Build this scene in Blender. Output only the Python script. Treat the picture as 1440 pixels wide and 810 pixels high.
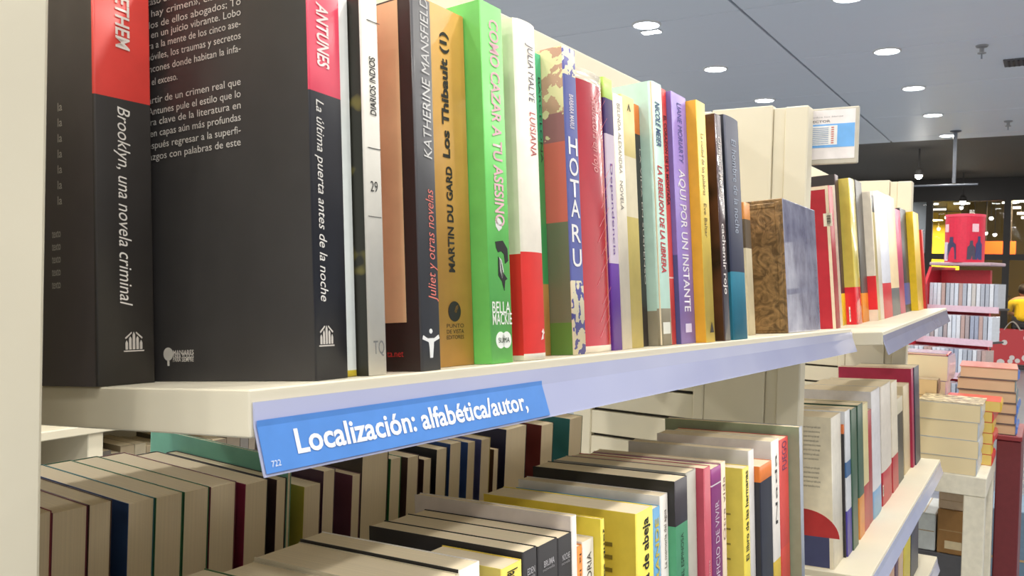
import bpy, bmesh, math, random
from mathutils import Vector, Matrix
random.seed(7)
for o in list(bpy.data.objects):
    bpy.data.objects.remove(o)
S = bpy.context.scene
COL = S.collection
PI = math.pi

# ---------------------------------------------------------------- camera, world, exposure
CZ = 1.2                                   # eye height above the shop floor
F = 1200.0                                 # focal length in pixels of a 1440x810 frame
VPX, VPY, ROLL = 1485.0, 403.0, 0.026      # where the shelves' long direction vanishes, and the roll
def cray(px, py): return Vector((px - 720.0, -(py - 405.0), -F))
_x = cray(VPX, VPY).normalized()
_u = _x.cross(cray(VPX - 1000, VPY - 1000 * ROLL)).normalized()
_y = _u.cross(_x)
RW = Matrix((_x, _y, _u))                  # camera axes -> world axes
EYE = Vector((0, 0, CZ))
cam = bpy.data.cameras.new('camera')
cam.sensor_width = 36; cam.lens = 36 * F / 1440; cam.clip_start = 0.01; cam.clip_end = 200
cam.dof.use_dof = True; cam.dof.focus_distance = 0.7; cam.dof.aperture_fstop = 45
camo = bpy.data.objects.new('camera', cam); COL.objects.link(camo)
camo.matrix_world = Matrix.Translation(EYE) @ RW.to_4x4()
S.camera = camo
S.view_settings.view_transform = 'Standard'; S.view_settings.look = 'None'
S.view_settings.gamma = 1; S.view_settings.use_curve_mapping = False
S.view_settings.exposure = -0.06
w = bpy.data.worlds.new('world'); S.world = w; w.use_nodes = True
w.node_tree.nodes['Background'].inputs[0].default_value = (1.0, 0.95, 0.87, 1)
w.node_tree.nodes['Background'].inputs[1].default_value = 0.75
LAMP_W = 15.0                              # each ceiling downlight
LAMP_COL = (1.0, 0.95, 0.86)

def V(x, y, z): return Vector((x, y, z + CZ))        # heights below are given from eye level
def wray(px, py): return RW @ cray(px, py)
def hit_x(px, py, X):
    d = wray(px, py); return EYE + d * (X / d.x)
def hit_y(px, py, Y):
    d = wray(px, py); return EYE + d * (Y / d.y)
def hit_z(px, py, z):
    d = wray(px, py); return EYE + d * (z / d.z)
class Frame:                                         # a shelf's own axes: along, into, up
    def __init__(s, P0, P1, tilt):
        x = (P1 - P0).normalized(); y = Vector((0, 0, 1)).cross(x).normalized(); z = x.cross(y)
        y2 = math.cos(tilt) * y - math.sin(tilt) * z; z2 = math.cos(tilt) * z + math.sin(tilt) * y
        s.P0 = P0; s.L = (P1 - P0).length
        s.A = Matrix((x, y2, z2)); s.M = Matrix.Translation(P0) @ s.A.transposed().to_4x4()
    def hit(s, p, ax, v):
        d = s.A @ wray(*p); o = s.A @ (EYE - s.P0)
        return o + d * ((v - o[ax]) / d[ax])

# ---------------------------------------------------------------- materials
def lin(c):
    def f(v):
        v /= 255.0
        return v / 12.92 if v <= 0.04045 else ((v + 0.055) / 1.055) ** 2.4
    return (f(c[0]), f(c[1]), f(c[2]), 1)
_M = {}
def mat(c, rough=0.45, metal=0.0, var=0.06, scale=60, coat=0.0, bump=0.0, spec=0.5, emit=0):
    k = (tuple(c), rough, metal, var, scale, coat, bump, spec, emit)
    if k in _M: return _M[k]
    m = bpy.data.materials.new('paint_%d_%d_%d' % tuple(c)); m.use_nodes = True
    nt = m.node_tree; b = nt.nodes['Principled BSDF']
    tc = nt.nodes.new('ShaderNodeTexCoord')
    n = nt.nodes.new('ShaderNodeTexNoise'); n.inputs['Scale'].default_value = scale; n.inputs['Detail'].default_value = 3
    nt.links.new(tc.outputs['Object'], n.inputs['Vector'])
    r = nt.nodes.new('ShaderNodeValToRGB'); L = lin(c)
    r.color_ramp.elements[0].color = [v * (1 - var) for v in L[:3]] + [1]
    r.color_ramp.elements[1].color = [min(1, v * (1 + var)) for v in L[:3]] + [1]
    r.color_ramp.elements[0].position = 0.3; r.color_ramp.elements[1].position = 0.7
    nt.links.new(n.outputs['Fac'], r.inputs['Fac']); nt.links.new(r.outputs['Color'], b.inputs['Base Color'])
    b.inputs['Roughness'].default_value = rough; b.inputs['Metallic'].default_value = metal
    b.inputs['Coat Weight'].default_value = coat; b.inputs['Coat Roughness'].default_value = 0.12
    b.inputs['Specular IOR Level'].default_value = spec
    if bump:
        bp = nt.nodes.new('ShaderNodeBump'); bp.inputs['Strength'].default_value = bump; bp.inputs['Distance'].default_value = 0.002
        nt.links.new(n.outputs['Fac'], bp.inputs['Height']); nt.links.new(bp.outputs['Normal'], b.inputs['Normal'])
    if emit:
        b.inputs['Emission Color'].default_value = L; b.inputs['Emission Strength'].default_value = emit
    _M[k] = m; return m
def page_mat(c=(236, 220, 190)):
    k = ('page',) + tuple(c)
    if k in _M: return _M[k]
    m = bpy.data.materials.new('page_edges'); m.use_nodes = True
    nt = m.node_tree; b = nt.nodes['Principled BSDF']
    tc = nt.nodes.new('ShaderNodeTexCoord'); mp = nt.nodes.new('ShaderNodeMapping'); mp.inputs['Scale'].default_value = (1500, 6, 6)
    n = nt.nodes.new('ShaderNodeTexNoise'); n.inputs['Scale'].default_value = 1.0; n.inputs['Detail'].default_value = 2
    nt.links.new(tc.outputs['Object'], mp.inputs['Vector']); nt.links.new(mp.outputs['Vector'], n.inputs['Vector'])
    r = nt.nodes.new('ShaderNodeValToRGB'); L = lin(c)
    r.color_ramp.elements[0].color = [v * 0.93 for v in L[:3]] + [1]; r.color_ramp.elements[1].color = L
    r.color_ramp.elements[0].position = 0.35; r.color_ramp.elements[1].position = 0.65
    nt.links.new(n.outputs['Fac'], r.inputs['Fac']); nt.links.new(r.outputs['Color'], b.inputs['Base Color'])
    b.inputs['Roughness'].default_value = 0.85; b.inputs['Specular IOR Level'].default_value = 0.2
    _M[k] = m; return m

# ---------------------------------------------------------------- mesh helpers
def link(name, me, mats, parent=None, M=None):
    o = bpy.data.objects.new(name, me); COL.objects.link(o)
    if parent is not None: o.parent = parent
    if M is not None: o.matrix_local = M
    if not isinstance(mats, (list, tuple)): mats = [mats]
    for m in mats: me.materials.append(m)
    return o
def tag(o, label, cat, group=None, kind=None):
    if label: o['label'] = label
    if cat: o['category'] = cat
    if group: o['group'] = group
    if kind: o['kind'] = kind
    return o
def empty(name, M, label=None, cat=None, group=None):
    o = bpy.data.objects.new(name, None); o.empty_display_size = 0.02; COL.objects.link(o)
    o.matrix_world = M if isinstance(M, Matrix) else Matrix.Translation(M)
    return tag(o, label, cat, group)
def from_bm(bm, name, mats, parent=None, M=None, smooth=False):
    me = bpy.data.meshes.new(name); bmesh.ops.recalc_face_normals(bm, faces=bm.faces); bm.to_mesh(me); bm.free()
    if smooth:
        for p in me.polygons: p.use_smooth = True
    return link(name, me, mats, parent, M)
def add_box(bm, lo, hi, bevel=0.0, mi=0, seg=1):
    lo = Vector(lo); hi = Vector(hi); c = (lo + hi) / 2; s = hi - lo
    r = bmesh.ops.create_cube(bm, size=1.0, matrix=Matrix.Translation(c) @ Matrix.Diagonal((abs(s.x), abs(s.y), abs(s.z), 1)))
    fs = list({f for v in r['verts'] for f in v.link_faces})
    for f in fs: f.material_index = mi
    if bevel:
        es = list({e for v in r['verts'] for e in v.link_edges})
        g = bmesh.ops.bevel(bm, geom=es, offset=bevel, segments=seg, profile=0.7, affect='EDGES')
        for f in g['faces']: f.material_index = mi
def box(name, lo, hi, m, parent=None, M=None, bevel=0.0, seg=1):
    bm = bmesh.new(); add_box(bm, lo, hi, bevel, 0, seg)
    return from_bm(bm, name, m, parent, M)
def add_cyl(bm, p, q, r, r2=None, seg=20):
    p = Vector(p); q = Vector(q); d = q - p
    M = Matrix.Translation((p + q) / 2) @ d.to_track_quat('Z', 'Y').to_matrix().to_4x4()
    bmesh.ops.create_cone(bm, cap_ends=True, segments=seg, radius1=r, radius2=r if r2 is None else r2, depth=d.length, matrix=M)
def add_lathe(bm, prof, c=(0, 0, 0), seg=28):
    c = Vector(c); rings = []
    for r, z in prof: rings.append([bm.verts.new(c + Vector((r * math.cos(2*PI*i/seg), r * math.sin(2*PI*i/seg), z))) for i in range(seg)])
    for a, b in zip(rings, rings[1:]):
        for i in range(seg): bm.faces.new((a[i], a[(i+1) % seg], b[(i+1) % seg], b[i]))
    bm.faces.new(rings[0][::-1]); bm.faces.new(rings[-1])
def prism(bm, pts, n, th):                      # pts: 3-D outline, n: offset vector for thickness
    n = Vector(n) * th; a = [bm.verts.new(Vector(p)) for p in pts]; b = [bm.verts.new(Vector(p) + n) for p in pts]
    bm.faces.new(a); bm.faces.new(b[::-1])
    for i in range(len(a)): j = (i+1) % len(a); bm.faces.new((a[i], a[j], b[j], b[i]))

_T = {}
def text_mesh(body, bold=0.0, shear=0.0, spacing=1.0):
    cu = bpy.data.curves.new('lettering', 'FONT'); cu.body = body; cu.size = 1; cu.offset = bold; cu.shear = shear
    cu.space_character = spacing; cu.resolution_u = 3; cu.align_x = 'LEFT'
    ob = bpy.data.objects.new('lettering', cu)
    me = bpy.data.meshes.new_from_object(ob)
    bpy.data.objects.remove(ob); bpy.data.curves.remove(cu)
    me.materials.clear()
    return me
def text_on(body, origin, u, v, length, height, m, parent, name='title', bold=0.0, shear=0.0, spacing=1.0, lift=None):
    """Lettering in parent space: starts at origin, runs along u for length, caps rise height along v (centred on origin)."""
    me = text_mesh(body, bold, shear, spacing)
    xs = [p.co.x for p in me.vertices]
    if not xs: return None
    x0, x1 = min(xs), max(xs)
    k = height / 0.70
    u = Vector(u); v = Vector(v); o = Vector(origin)
    sx = length / (x1 - x0) if length else k
    for p in me.vertices:
        q = o + u * ((p.co.x - x0) * sx) + v * ((p.co.y - 0.35) * k)
        if lift: q = lift(q)
        p.co = q
    return link(name, me, m, parent)

# ---------------------------------------------------------------- books
def spine_profile(wd, d, r, bulge):
    pts = [(0, d)]; n = 4
    r = min(r, wd * 0.45)
    if bulge > 0:
        N = 10
        pts.append((0, bulge + 0.0))
        for i in range(1, N):
            s = i / N; pts.append((wd * s, bulge * (1 - math.sin(PI * s) ** 0.6)))
        pts.append((wd, bulge))
    else:
        for i in range(n + 1):
            a = PI/2 * i / n; pts.append((r - r * math.cos(a), r - r * math.sin(a)))
        for i in range(n + 1):
            a = PI/2 * i / n; pts.append((wd - r + r * math.sin(a), r - r * math.cos(a)))
    pts.append((wd, d))
    return pts
def book(fr, x0, x1, ys, h, d, base, label, cat='book', near=None, far=None, bands=(), near_bands=None, pages=(236, 220, 190),
         rough=0.42, bulge=0.0, yaw=0.0, lean=0.0, group=None, coat=0.0, special=None, flip=False, hard=False, r=0.0012, z0=0.0002, name='book', pivot=None):
    wd = x1 - x0
    M = fr.M @ Matrix.Translation((x0, ys, z0)) @ Matrix.Rotation(yaw, 4, 'Z') @ Matrix.Rotation(lean, 4, 'Y')
    if flip: M = fr.M @ Matrix.Translation((x0, ys, z0)) @ Matrix.Rotation(PI, 4, 'Z') @ Matrix.Translation((-wd, -d, 0))
    root = empty(name, M, label, cat, group)
    t = 0.0022 if hard else 0.0005
    prof = spine_profile(wd, d, r, bulge)
    bands = list(bands); nb = list(bands if near_bands is None else near_bands)
    zs = sorted({0.0, h} | {b[i] for b in bands + nb for i in (0, 1) if 0 < b[i] < h})
    mats = []; 
    def mi(c):
        m = c if isinstance(c, bpy.types.Material) else mat(c, rough, coat=coat)
        if m not in mats: mats.append(m)
        return mats.index(m)
    def pick(seg, z):
        bl, dflt = bands, base
        if seg == 'near': bl, dflt = nb, (near or base)
        if seg == 'far': dflt = far or base
        for a, b, c in bl:
            if a <= z <= b: return c
        return dflt
    bm = bmesh.new(); inner = [(min(max(x, t), wd - t), max(y, t + (bulge if bulge else 0))) if 0 < i < len(prof)-1 else (min(max(x, t), wd - t), y) for i, (x, y) in enumerate(prof)]
    O = [[bm.verts.new((x, y, z)) for x, y in prof] for z in zs]; I = [[bm.verts.new((x, y, z)) for x, y in inner] for z in zs]
    n = len(prof)
    def seg_of(i): return 'near' if i == 0 else 'far' if i == n - 2 else 'spine'
    for k in range(len(zs) - 1):
        zm = (zs[k] + zs[k+1]) / 2
        for i in range(n - 1):
            f = bm.faces.new((O[k][i], O[k][i+1], O[k+1][i+1], O[k+1][i])); f.material_index = mi(pick(seg_of(i), zm)); f.smooth = seg_of(i) == 'spine'
            f = bm.faces.new((I[k][i+1], I[k][i], I[k+1][i], I[k+1][i+1])); f.material_index = mi(pick(seg_of(i), zm))
        for i in (0, n - 1):
            f = bm.faces.new((O[k][i], O[k+1][i], I[k+1][i], I[k][i])); f.material_index = mi(pick('near' if i == 0 else 'far', zm))
    for k in (0, len(zs) - 1):
        for i in range(n - 1):
            f = bm.faces.new((O[k][i], O[k][i+1], I[k][i+1], I[k][i])); f.material_index = mi(pick(seg_of(i), zs[k] + (1e-5 if k == 0 else -1e-5)))
    if special: mats = [special if m is mats[0] else m for m in mats]
    from_bm(bm, 'cover', mats, root)
    ins = 0.003 if hard else 0.0006
    box('pages', (t + 0.0001, t + bulge + 0.0004, ins), (wd - t - 0.0001, d - (0.003 if hard else 0.0005), h - ins), page_mat(pages), root)
    W = dict(root=root, fr=fr, w=wd, h=h, d=d, bulge=bulge, M=M)
    def lift(q):
        s = min(max(q.x / wd, 0.02), 0.98)
        y = bulge * (1 - math.sin(PI * s) ** 0.6) if bulge else 0
        return Vector((q.x, y - 0.0003, q.z))
    W['lift'] = lift
    return W
def loc(B, p, face='spine', depth=0.0):           # a point of the book's spine (or near cover) that lies along a sight line
    Mi = B['M'].inverted(); o = Mi @ EYE; d = Mi.to_3x3() @ wray(*p)
    if face == 'spine': return o + d * (-o.y / d.y)
    return o + d * (-o.x / d.x)
def spine_text(B, body, top, bot, capfrac, c, way='down', bold=0.0, shear=0.0, spacing=1.0, name='title', off=None, abs_h=None):
    a = loc(B, top); b = loc(B, bot)
    zt, zb = a.z, b.z
    xc = B['w'] * (0.5 if off is None else off)
    hh = abs_h or capfrac * B['w']
    if way == 'down': return text_on(body, (xc, 0, zt), (0, 0, -1), (1, 0, 0), zt - zb, hh, mat(c, 0.5), B['root'], name, bold, shear, spacing, B['lift'])
    return text_on(body, (xc, 0, zb), (0, 0, 1), (-1, 0, 0), zt - zb, hh, mat(c, 0.5), B['root'], name, bold, shear, spacing, B['lift'])
def near_text(B, body, left, right, hh, c, name='blurb', bold=0.0, shear=0.0, length=None):
    b = loc(B, right, 'near'); a = loc(B, left, 'near')
    return text_on(body, (-0.0003, a.y, b.z), (0, -1, 0), (0, 0, 1), a.y - b.y, hh, mat(c, 0.5), B['root'], name, bold, shear)
def shape_on(B, polys, ctr, size, c, name='emblem', face='spine'):   # flat printed device; polys in unit square
    bm = bmesh.new(); q = loc(B, ctr, face)
    for P in polys:
        if face == 'spine': prism(bm, [(q.x + x * size, -0.0001, q.z + y * size) for x, y in P], (0, -1, 0), 0.0002)
        else: prism(bm, [(-0.0001, q.y - x * size, q.z + y * size) for x, y in P], (-1, 0, 0), 0.0002)
    return from_bm(bm, name, mat(c, 0.5), B['root'])
def circle(r, cx=0, cy=0, n=24, ry=None): return [(cx + r*math.cos(2*PI*i/n), cy + (ry or r)*math.sin(2*PI*i/n)) for i in range(n)]

# ---------------------------------------------------------------- shelf axes
def at_depth(px, py, D): return EYE + wray(px, py) * (D / F)
NEAR = Frame(at_depth(350, 548, .34), at_depth(1197, 462, .34 * 3.77), .085)
FARS = Frame(at_depth(1241, 467, 1.29), hit_x(1331, 433, 2.43), .085)
LOW = Frame(V(.195, .2245, -.452), V(1.353, .2245, -.450), .05)
LOWFAR = Frame(V(1.385, .2245, -.45), V(2.43, .236, -.45), .05)
BASEFAR = Frame(V(1.385, .235, -.70), V(2.43, .235, -.70), .02)
BASENEAR = Frame(V(.195, .235, -.70), V(1.353, .235, -.70), .02)
REAR = Frame(V(1.36, .725, -.42), V(.195, .725, -.42), .02)       # lower shelf of the other side, facing away

# ---------------------------------------------------------------- room shell
FZ = -CZ; CEIL = 1.8
tile = bpy.data.materials.new('floor_tile'); tile.use_nodes = True
nt = tile.node_tree; b = nt.nodes['Principled BSDF']; tc = nt.nodes.new('ShaderNodeTexCoord')
br = nt.nodes.new('ShaderNodeTexBrick'); br.inputs['Scale'].default_value = 1.0; br.offset = 0
br.inputs['Color1'].default_value = lin((118, 126, 136)); br.inputs['Color2'].default_value = lin((110, 118, 130)); br.inputs['Mortar'].default_value = lin((80, 86, 95))
br.inputs['Mortar Size'].default_value = 0.004; br.inputs['Brick Width'].default_value = 0.6; br.inputs['Row Height'].default_value = 0.6
nt.links.new(tc.outputs['Object'], br.inputs['Vector']); nt.links.new(br.outputs['Color'], b.inputs['Base Color']); b.inputs['Roughness'].default_value = 0.3
tag(box('floor', V(-9, -5, FZ - .1), V(26, 7, FZ), tile), None, None, kind='structure')

panel = bpy.data.materials.new('ceiling_metal'); panel.use_nodes = True
nt = panel.node_tree; b = nt.nodes['Principled BSDF']; tc = nt.nodes.new('ShaderNodeTexCoord')
mp = nt.nodes.new('ShaderNodeMapping'); mp.inputs['Scale'].default_value = (1, .06, 1)
n = nt.nodes.new('ShaderNodeTexNoise'); n.inputs['Scale'].default_value = 4.0; n.inputs['Detail'].default_value = 2
bp = nt.nodes.new('ShaderNodeBump'); bp.inputs['Strength'].default_value = .35; bp.inputs['Distance'].default_value = .03
nt.links.new(tc.outputs['Object'], mp.inputs['Vector']); nt.links.new(mp.outputs['Vector'], n.inputs['Vector'])
nt.links.new(n.outputs['Fac'], bp.inputs['Height']); nt.links.new(bp.outputs['Normal'], b.inputs['Normal'])
b.inputs['Base Color'].default_value = lin((232, 238, 246)); b.inputs['Roughness'].default_value = .48; b.inputs['Metallic'].default_value = .1
# long metal planks laid across the room, with a narrow dark seam between planks
bm = bmesh.new(); x = -9.0
while x < 11.85:
    x2 = min(x + 1.466, 11.9)
    for y0, y1 in ((-5, 1.835), (1.855, 7)): add_box(bm, V(x + .006, y0, CEIL), V(x2 - .006, y1, CEIL + .03), .003)
    x = x2
tag(from_bm(bm, 'ceiling', panel), None, None, kind='structure')
dark = mat((96, 92, 88), .7)
tag(box('ceiling_far', V(11.9, -5, CEIL + .005), V(26, 7, CEIL + .08), dark), kind='structure', label=None, cat=None)
tag(box('ceiling_upper', V(-9, -5, CEIL + .05), V(11.9, 7, CEIL + .12), mat((52, 54, 58), .8)), kind='structure', label=None, cat=None)

# glass front at the far end of the shop, with the lit hall beyond it
GX = 16.5
frame_m = mat((46, 44, 44), .5); glass = bpy.data.materials.new('clear_glass'); glass.use_nodes = True
gb = glass.node_tree.nodes['Principled BSDF']; gb.inputs['Transmission Weight'].default_value = 1; gb.inputs['Roughness'].default_value = 0.0; gb.inputs['IOR'].default_value = 1.25; gb.inputs['Base Color'].default_value = (.93, .95, .95, 1)
def structure(o): o['kind'] = 'structure'; return o
structure(box('trim_1', V(GX - .08, -5, 1.42), V(GX + .08, 7, CEIL), frame_m))
structure(box('trim_2', V(GX - .06, -5, .42), V(GX + .06, 7, .52), frame_m))
structure(box('trim_20', V(GX - .06, -5, -.94), V(GX + .06, 7, -.84), frame_m))
structure(box('trim_3', V(GX - .06, -5, FZ), V(GX + .06, 7, FZ + .12), frame_m))
ym = [3.6, 2.25, 1.90, .72, -.6, -2.0, -3.5]
for i, y in enumerate(ym): structure(box('trim_%d' % (4 + i), V(GX - .07, y - .05, FZ + .12), V(GX + .07, y + .05, 1.42), frame_m))
for i, (ya, yb) in enumerate(zip([5.2] + ym, ym + [-5])):
    structure(box('window_%d' % (i + 1), V(GX - .006, yb + .05, FZ + .12), V(GX + .006, ya - .05, 1.42), glass))
structure(box('wall_far', V(24, -5, FZ), V(24.1, 7, CEIL), mat((226, 190, 40), .7)))
structure(box('wall_hall', V(16.6, 6.6, FZ), V(24, 6.7, CEIL), mat((200, 160, 40), .7)))
structure(box('wall_dark', V(21, -5, FZ), V(21.1, 1.80, CEIL), mat((104, 84, 30), .8)))

# ---------------------------------------------------------------- lamps
lamp_glow = bpy.data.materials.new('lamp_glow'); lamp_glow.use_nodes = True
lb = lamp_glow.node_tree.nodes['Principled BSDF']; lb.inputs['Emission Color'].default_value = (.86, .94, 1, 1); lb.inputs['Emission Strength'].default_value = 14
white_paint = mat((225, 225, 222), .4)
def light(name, kind, loc_, energy, color=(1, .95, .86), size=.16, parent=None, rot=None):
    l = bpy.data.lights.new(name, kind); l.energy = energy; l.color = color
    if kind == 'AREA': l.shape = 'DISK'; l.size = size
    else: l.shadow_soft_size = size
    o = bpy.data.objects.new(name, l); COL.objects.link(o); o.location = loc_
    if rot: o.rotation_euler = rot
    return o
first = None
rows = {2.53: 'the row above the bookcase', 1.165: 'the row above the aisle table', -.2: 'the row along the open aisle', -1.56: 'the outer row of the aisle', 3.9: 'the row behind the bookcase'}
ordn = ['first', 'second', 'third', 'fourth', 'fifth', 'sixth', 'seventh', 'eighth', 'ninth', 'tenth', 'eleventh', 'twelfth', 'thirteenth', 'fourteenth']
for ry, rname in rows.items():
    off = 5.67 if ry in (2.53, -.2) else 5.70
    for k in range(-8, 5):
        X = off + 1.466 * k
        if X > 11.9: continue
        p = V(X, ry, CEIL)
        if first is None:
            r = empty('ceiling_downlight', p)
            bm = bmesh.new(); add_lathe(bm, [(.105, 0), (.105, -.008), (.092, -.012), (.086, -.004), (.086, .0)], seg=32); from_bm(bm, 'trim_ring', white_paint, r)
            bm = bmesh.new(); add_lathe(bm, [(.084, -.002), (.084, -.009), (.05, -.011)], seg=32); from_bm(bm, 'lens', lamp_glow, r)
            first = r
        else:
            r = first.copy(); COL.objects.link(r); r.location = p
            for c in first.children: d = c.copy(); COL.objects.link(d); d.parent = r
        tag(r, 'white round recessed downlight, %s from the dark ceiling in %s' % (ordn[4 - k], rname), 'ceiling light', 'ceiling downlights')
        light('downlight_lamp', 'AREA', p - Vector((0, 0, .02)), LAMP_W, LAMP_COL, .17)
for (x, y, z, e, c) in ((17.0, 3, 1.5, 60, (1, .96, .9)), (22.5, 2.6, 1.5, 300, (1, .85, .4)), (17.6, 0.4, 1.5, 110, (1, .78, .45)), (19.5, -1.2, 1.5, 40, (1, .75, .45))):
    light('hall_lamp', 'AREA', V(x, y, z), e, c, .6)

# ---------------------------------------------------------------- the bookcase
cream = mat((226, 218, 196), .45, var=.03, scale=8)
cream2 = mat((226, 220, 202), .5, var=.03, scale=8)
slotm = mat((60, 56, 52), .8)
rail = bpy.data.materials.new('rail_plastic'); rail.use_nodes = True
nt = rail.node_tree; b = nt.nodes['Principled BSDF']; tc = nt.nodes.new('ShaderNodeTexCoord')
n = nt.nodes.new('ShaderNodeTexNoise'); n.inputs['Scale'].default_value = 9; nt.links.new(tc.outputs['Object'], n.inputs['Vector'])
rp = nt.nodes.new('ShaderNodeValToRGB'); rp.color_ramp.elements[0].color = lin((166, 172, 212)); rp.color_ramp.elements[1].color = lin((190, 194, 224))
nt.links.new(n.outputs['Fac'], rp.inputs['Fac']); nt.links.new(rp.outputs['Color'], b.inputs['Base Color'])
b.inputs['Roughness'].default_value = .22; b.inputs['Coat Weight'].default_value = .6; b.inputs['Coat Roughness'].default_value = .08
case = empty('bookcase', V(.15, .3, FZ), 'long cream metal double-sided bookcase with tilted shelves running into the distance', 'bookcase')
CI = case.matrix_world.inverted()
def upright(X, name='upright'):
    bm = bmesh.new()
    add_box(bm, V(X, .330, FZ), V(X + .032, .366, .270), .002)           # front post
    add_box(bm, V(X + .006, .3665, FZ + .1), V(X + .028, .385, .270), .001)
    add_box(bm, V(X, .3855, FZ + .1), V(X + .032, .4835, .274), .001)    # infill plate
    add_box(bm, V(X - .002, .484, FZ), V(X + .036, .502, .272), .002)    # centre post
    z = FZ + .1
    while z < .0: add_box(bm, V(X + .002, .5025, z), V(X + .03, .69, z + .040), .001); z += .0455
    add_box(bm, V(X, .690, FZ), V(X + .032, .726, .26), .002)
    o = from_bm(bm, name, cream, case, CI)
    box('slot_dark_backing', V(X + .012, .503, FZ + .1), V(X + .02, .689, -.01), slotm, o)  # dark board added behind the slats so the slots read dark
    return o
upright(.150); upright(1.3555); upright(2.478)
bm = bmesh.new(); add_box(bm, V(.185, .5025, -.086), V(1.3545, .512, .2735), .001); add_box(bm, V(1.3885, .5025, -.086), V(2.477, .512, .2735), .001)
from_bm(bm, 'back_panel', mat((238, 230, 206), .5, var=.03, scale=6), case, CI)
def shelf(fr, depth, x0=0, x1=None, th=.0195, holder=True):
    x1 = fr.L if x1 is None else x1
    bm = bmesh.new(); add_box(bm, (x0, .0, -th), (x1, depth, 0), .0018, seg=3)
    o = from_bm(bm, 'shelf', cream, case, CI @ fr.M)
    if holder:
        prof = [(-.0008, -.0052), (-.0016, -.0150), (-.0068, -.0335), (-.0072, -.0345), (-.0060, -.0348), (-.0052, -.0330), (-.0004, -.0150), (-.0002, -.0052)]
        bm = bmesh.new(); a = [bm.verts.new((x0 + .0015, y, z)) for y, z in prof]; c = [bm.verts.new((x1, y, z)) for y, z in prof]
        bm.faces.new(a[::-1]); bm.faces.new(c)
        for i in range(len(prof)): j = (i + 1) % len(prof); bm.faces.new((a[i], a[j], c[j], c[i]))
        from_bm(bm, 'price_rail', rail, o)
    return o
shelf(NEAR, .222); shelf(FARS, .255); shelf(LOW, .245); shelf(LOWFAR, .245); shelf(BASEFAR, .25); shelf(BASENEAR, .25)
shelf(REAR, .2, .004); shelf(Frame(V(1.36, .70, -.03), V(.195, .70, -.03), .02), .186, .004)  # the upper rear shelf is unseen, added to shade the page edges below
box('base_deck', V(.186, .32, FZ), V(1.361, .68, FZ + .1), cream2, case, CI); box('base_deck', V(1.398, .32, FZ), V(2.477, .68, FZ + .1), cream2, case, CI)

# blue shelf label slipped into the rail under the first shelf
def rail_y(z): return -.0018 - max(0, (-.015 - z)) * .281 - .0007
lx0 = NEAR.hit((366, 630), 1, -.004).x; lx1 = NEAR.hit((766, 565), 1, -.004).x
zt = NEAR.hit((361, 592), 1, -.003).z; zb = NEAR.hit((372, 668), 1, -.006).z
zt = min(zt, -.0105); zb = -.0332
lab = empty('shelf_label', NEAR.M @ Matrix.Translation((lx0, 0, 0)), 'long blue shelf label with white lettering in the rail under the top shelf', 'shelf label')
bm = bmesh.new(); W_ = lx1 - lx0
prof = [(rail_y(zt), zt), (rail_y(-.015), -.015), (rail_y(zb), zb), (rail_y(zb) + .0003, zb), (rail_y(-.015) + .0003, -.015), (rail_y(zt) + .0003, zt)]
a = [bm.verts.new((0, y, z)) for y, z in prof]; c = [bm.verts.new((W_, y, z)) for y, z in prof]
bm.faces.new(a[::-1]); bm.faces.new(c)
for i in range(6): j = (i + 1) % 6; bm.faces.new((a[i], a[j], c[j], c[i]))
from_bm(bm, 'card', mat((78, 138, 218), .35, coat=.3), lab)
def on_card(q): return Vector((q.x, rail_y(q.z) - .0003, q.z))
p0 = NEAR.hit((416, 620), 1, -.005); p1 = NEAR.hit((741, 580), 1, -.005)
LT = (NEAR.hit((418, 603), 1, -.005).z, NEAR.hit((420, 636), 1, -.005).z)
text_on('Localización: alfabética/autor,', (p0.x - lx0, 0, (LT[0] + LT[1]) / 2), (1, 0, 0), (0, 0, 1), p1.x - p0.x, LT[0] - LT[1], mat((246, 246, 246), .5), lab, 'lettering', .022, lift=on_card)
text_on('722', (.003, 0, zb + .0035), (1, 0, 0), (0, 0, 1), None, .0024, mat((220, 230, 246), .5), lab, 'label_number', lift=on_card)

# ---------------------------------------------------------------- books standing on the upper shelf
class Row:
    def __init__(s, fr, group, x1=None, d=.142): s.fr = fr; s.x1 = x1; s.group = group; s.d = d
    def add(s, Lp, Rp, top, base, label, cov=False, ys=.018, bands=(), nb=None, hidden=.003, wmax=None, **k):
        fr = s.fr
        vis = fr.hit(Lp, 1, ys).x
        if cov and s.x1 is not None:
            x0 = s.x1 + .0004; y = fr.hit(Lp, 0, x0).y
            if y < .002: y = .002; x0 = max(x0, fr.hit(Lp, 1, y).x)
            ys = y
        else: x0 = vis - hidden if s.x1 is None else max(s.x1 + .0004, vis - hidden)
        x1 = fr.hit(Rp, 1, ys).x
        if x1 - x0 < .004: x1 = x0 + .004
        if wmax and x1 - x0 > wmax: x0 = x1 - wmax
        h = fr.hit(top, 1, ys).z
        xm = (Lp[0] + Rp[0]) / 2; xt = top[0] - (Rp[0] - Lp[0]) / 2
        def zz(py, x):
            f = (py - top[1]) / (Rp[1] - top[1]); return fr.hit((xt + (xm - xt) * f, py), 1, ys).z
        def conv(bs): return [(-1 if q is None else zz(q, xm), 9 if p is None else zz(p, xm), c) for p, q, c in bs]
        d = k.pop('d', s.d)
        B = book(fr, x0, x1, ys, h, d, base, label, bands=conv(bands), near_bands=None if nb is None else conv(nb), group=s.group, **k)
        s.x1 = x1; return B
G1 = 'books on the upper shelf of the first bay'
U = Row(NEAR, G1)
blk = (52, 49, 50)
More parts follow.
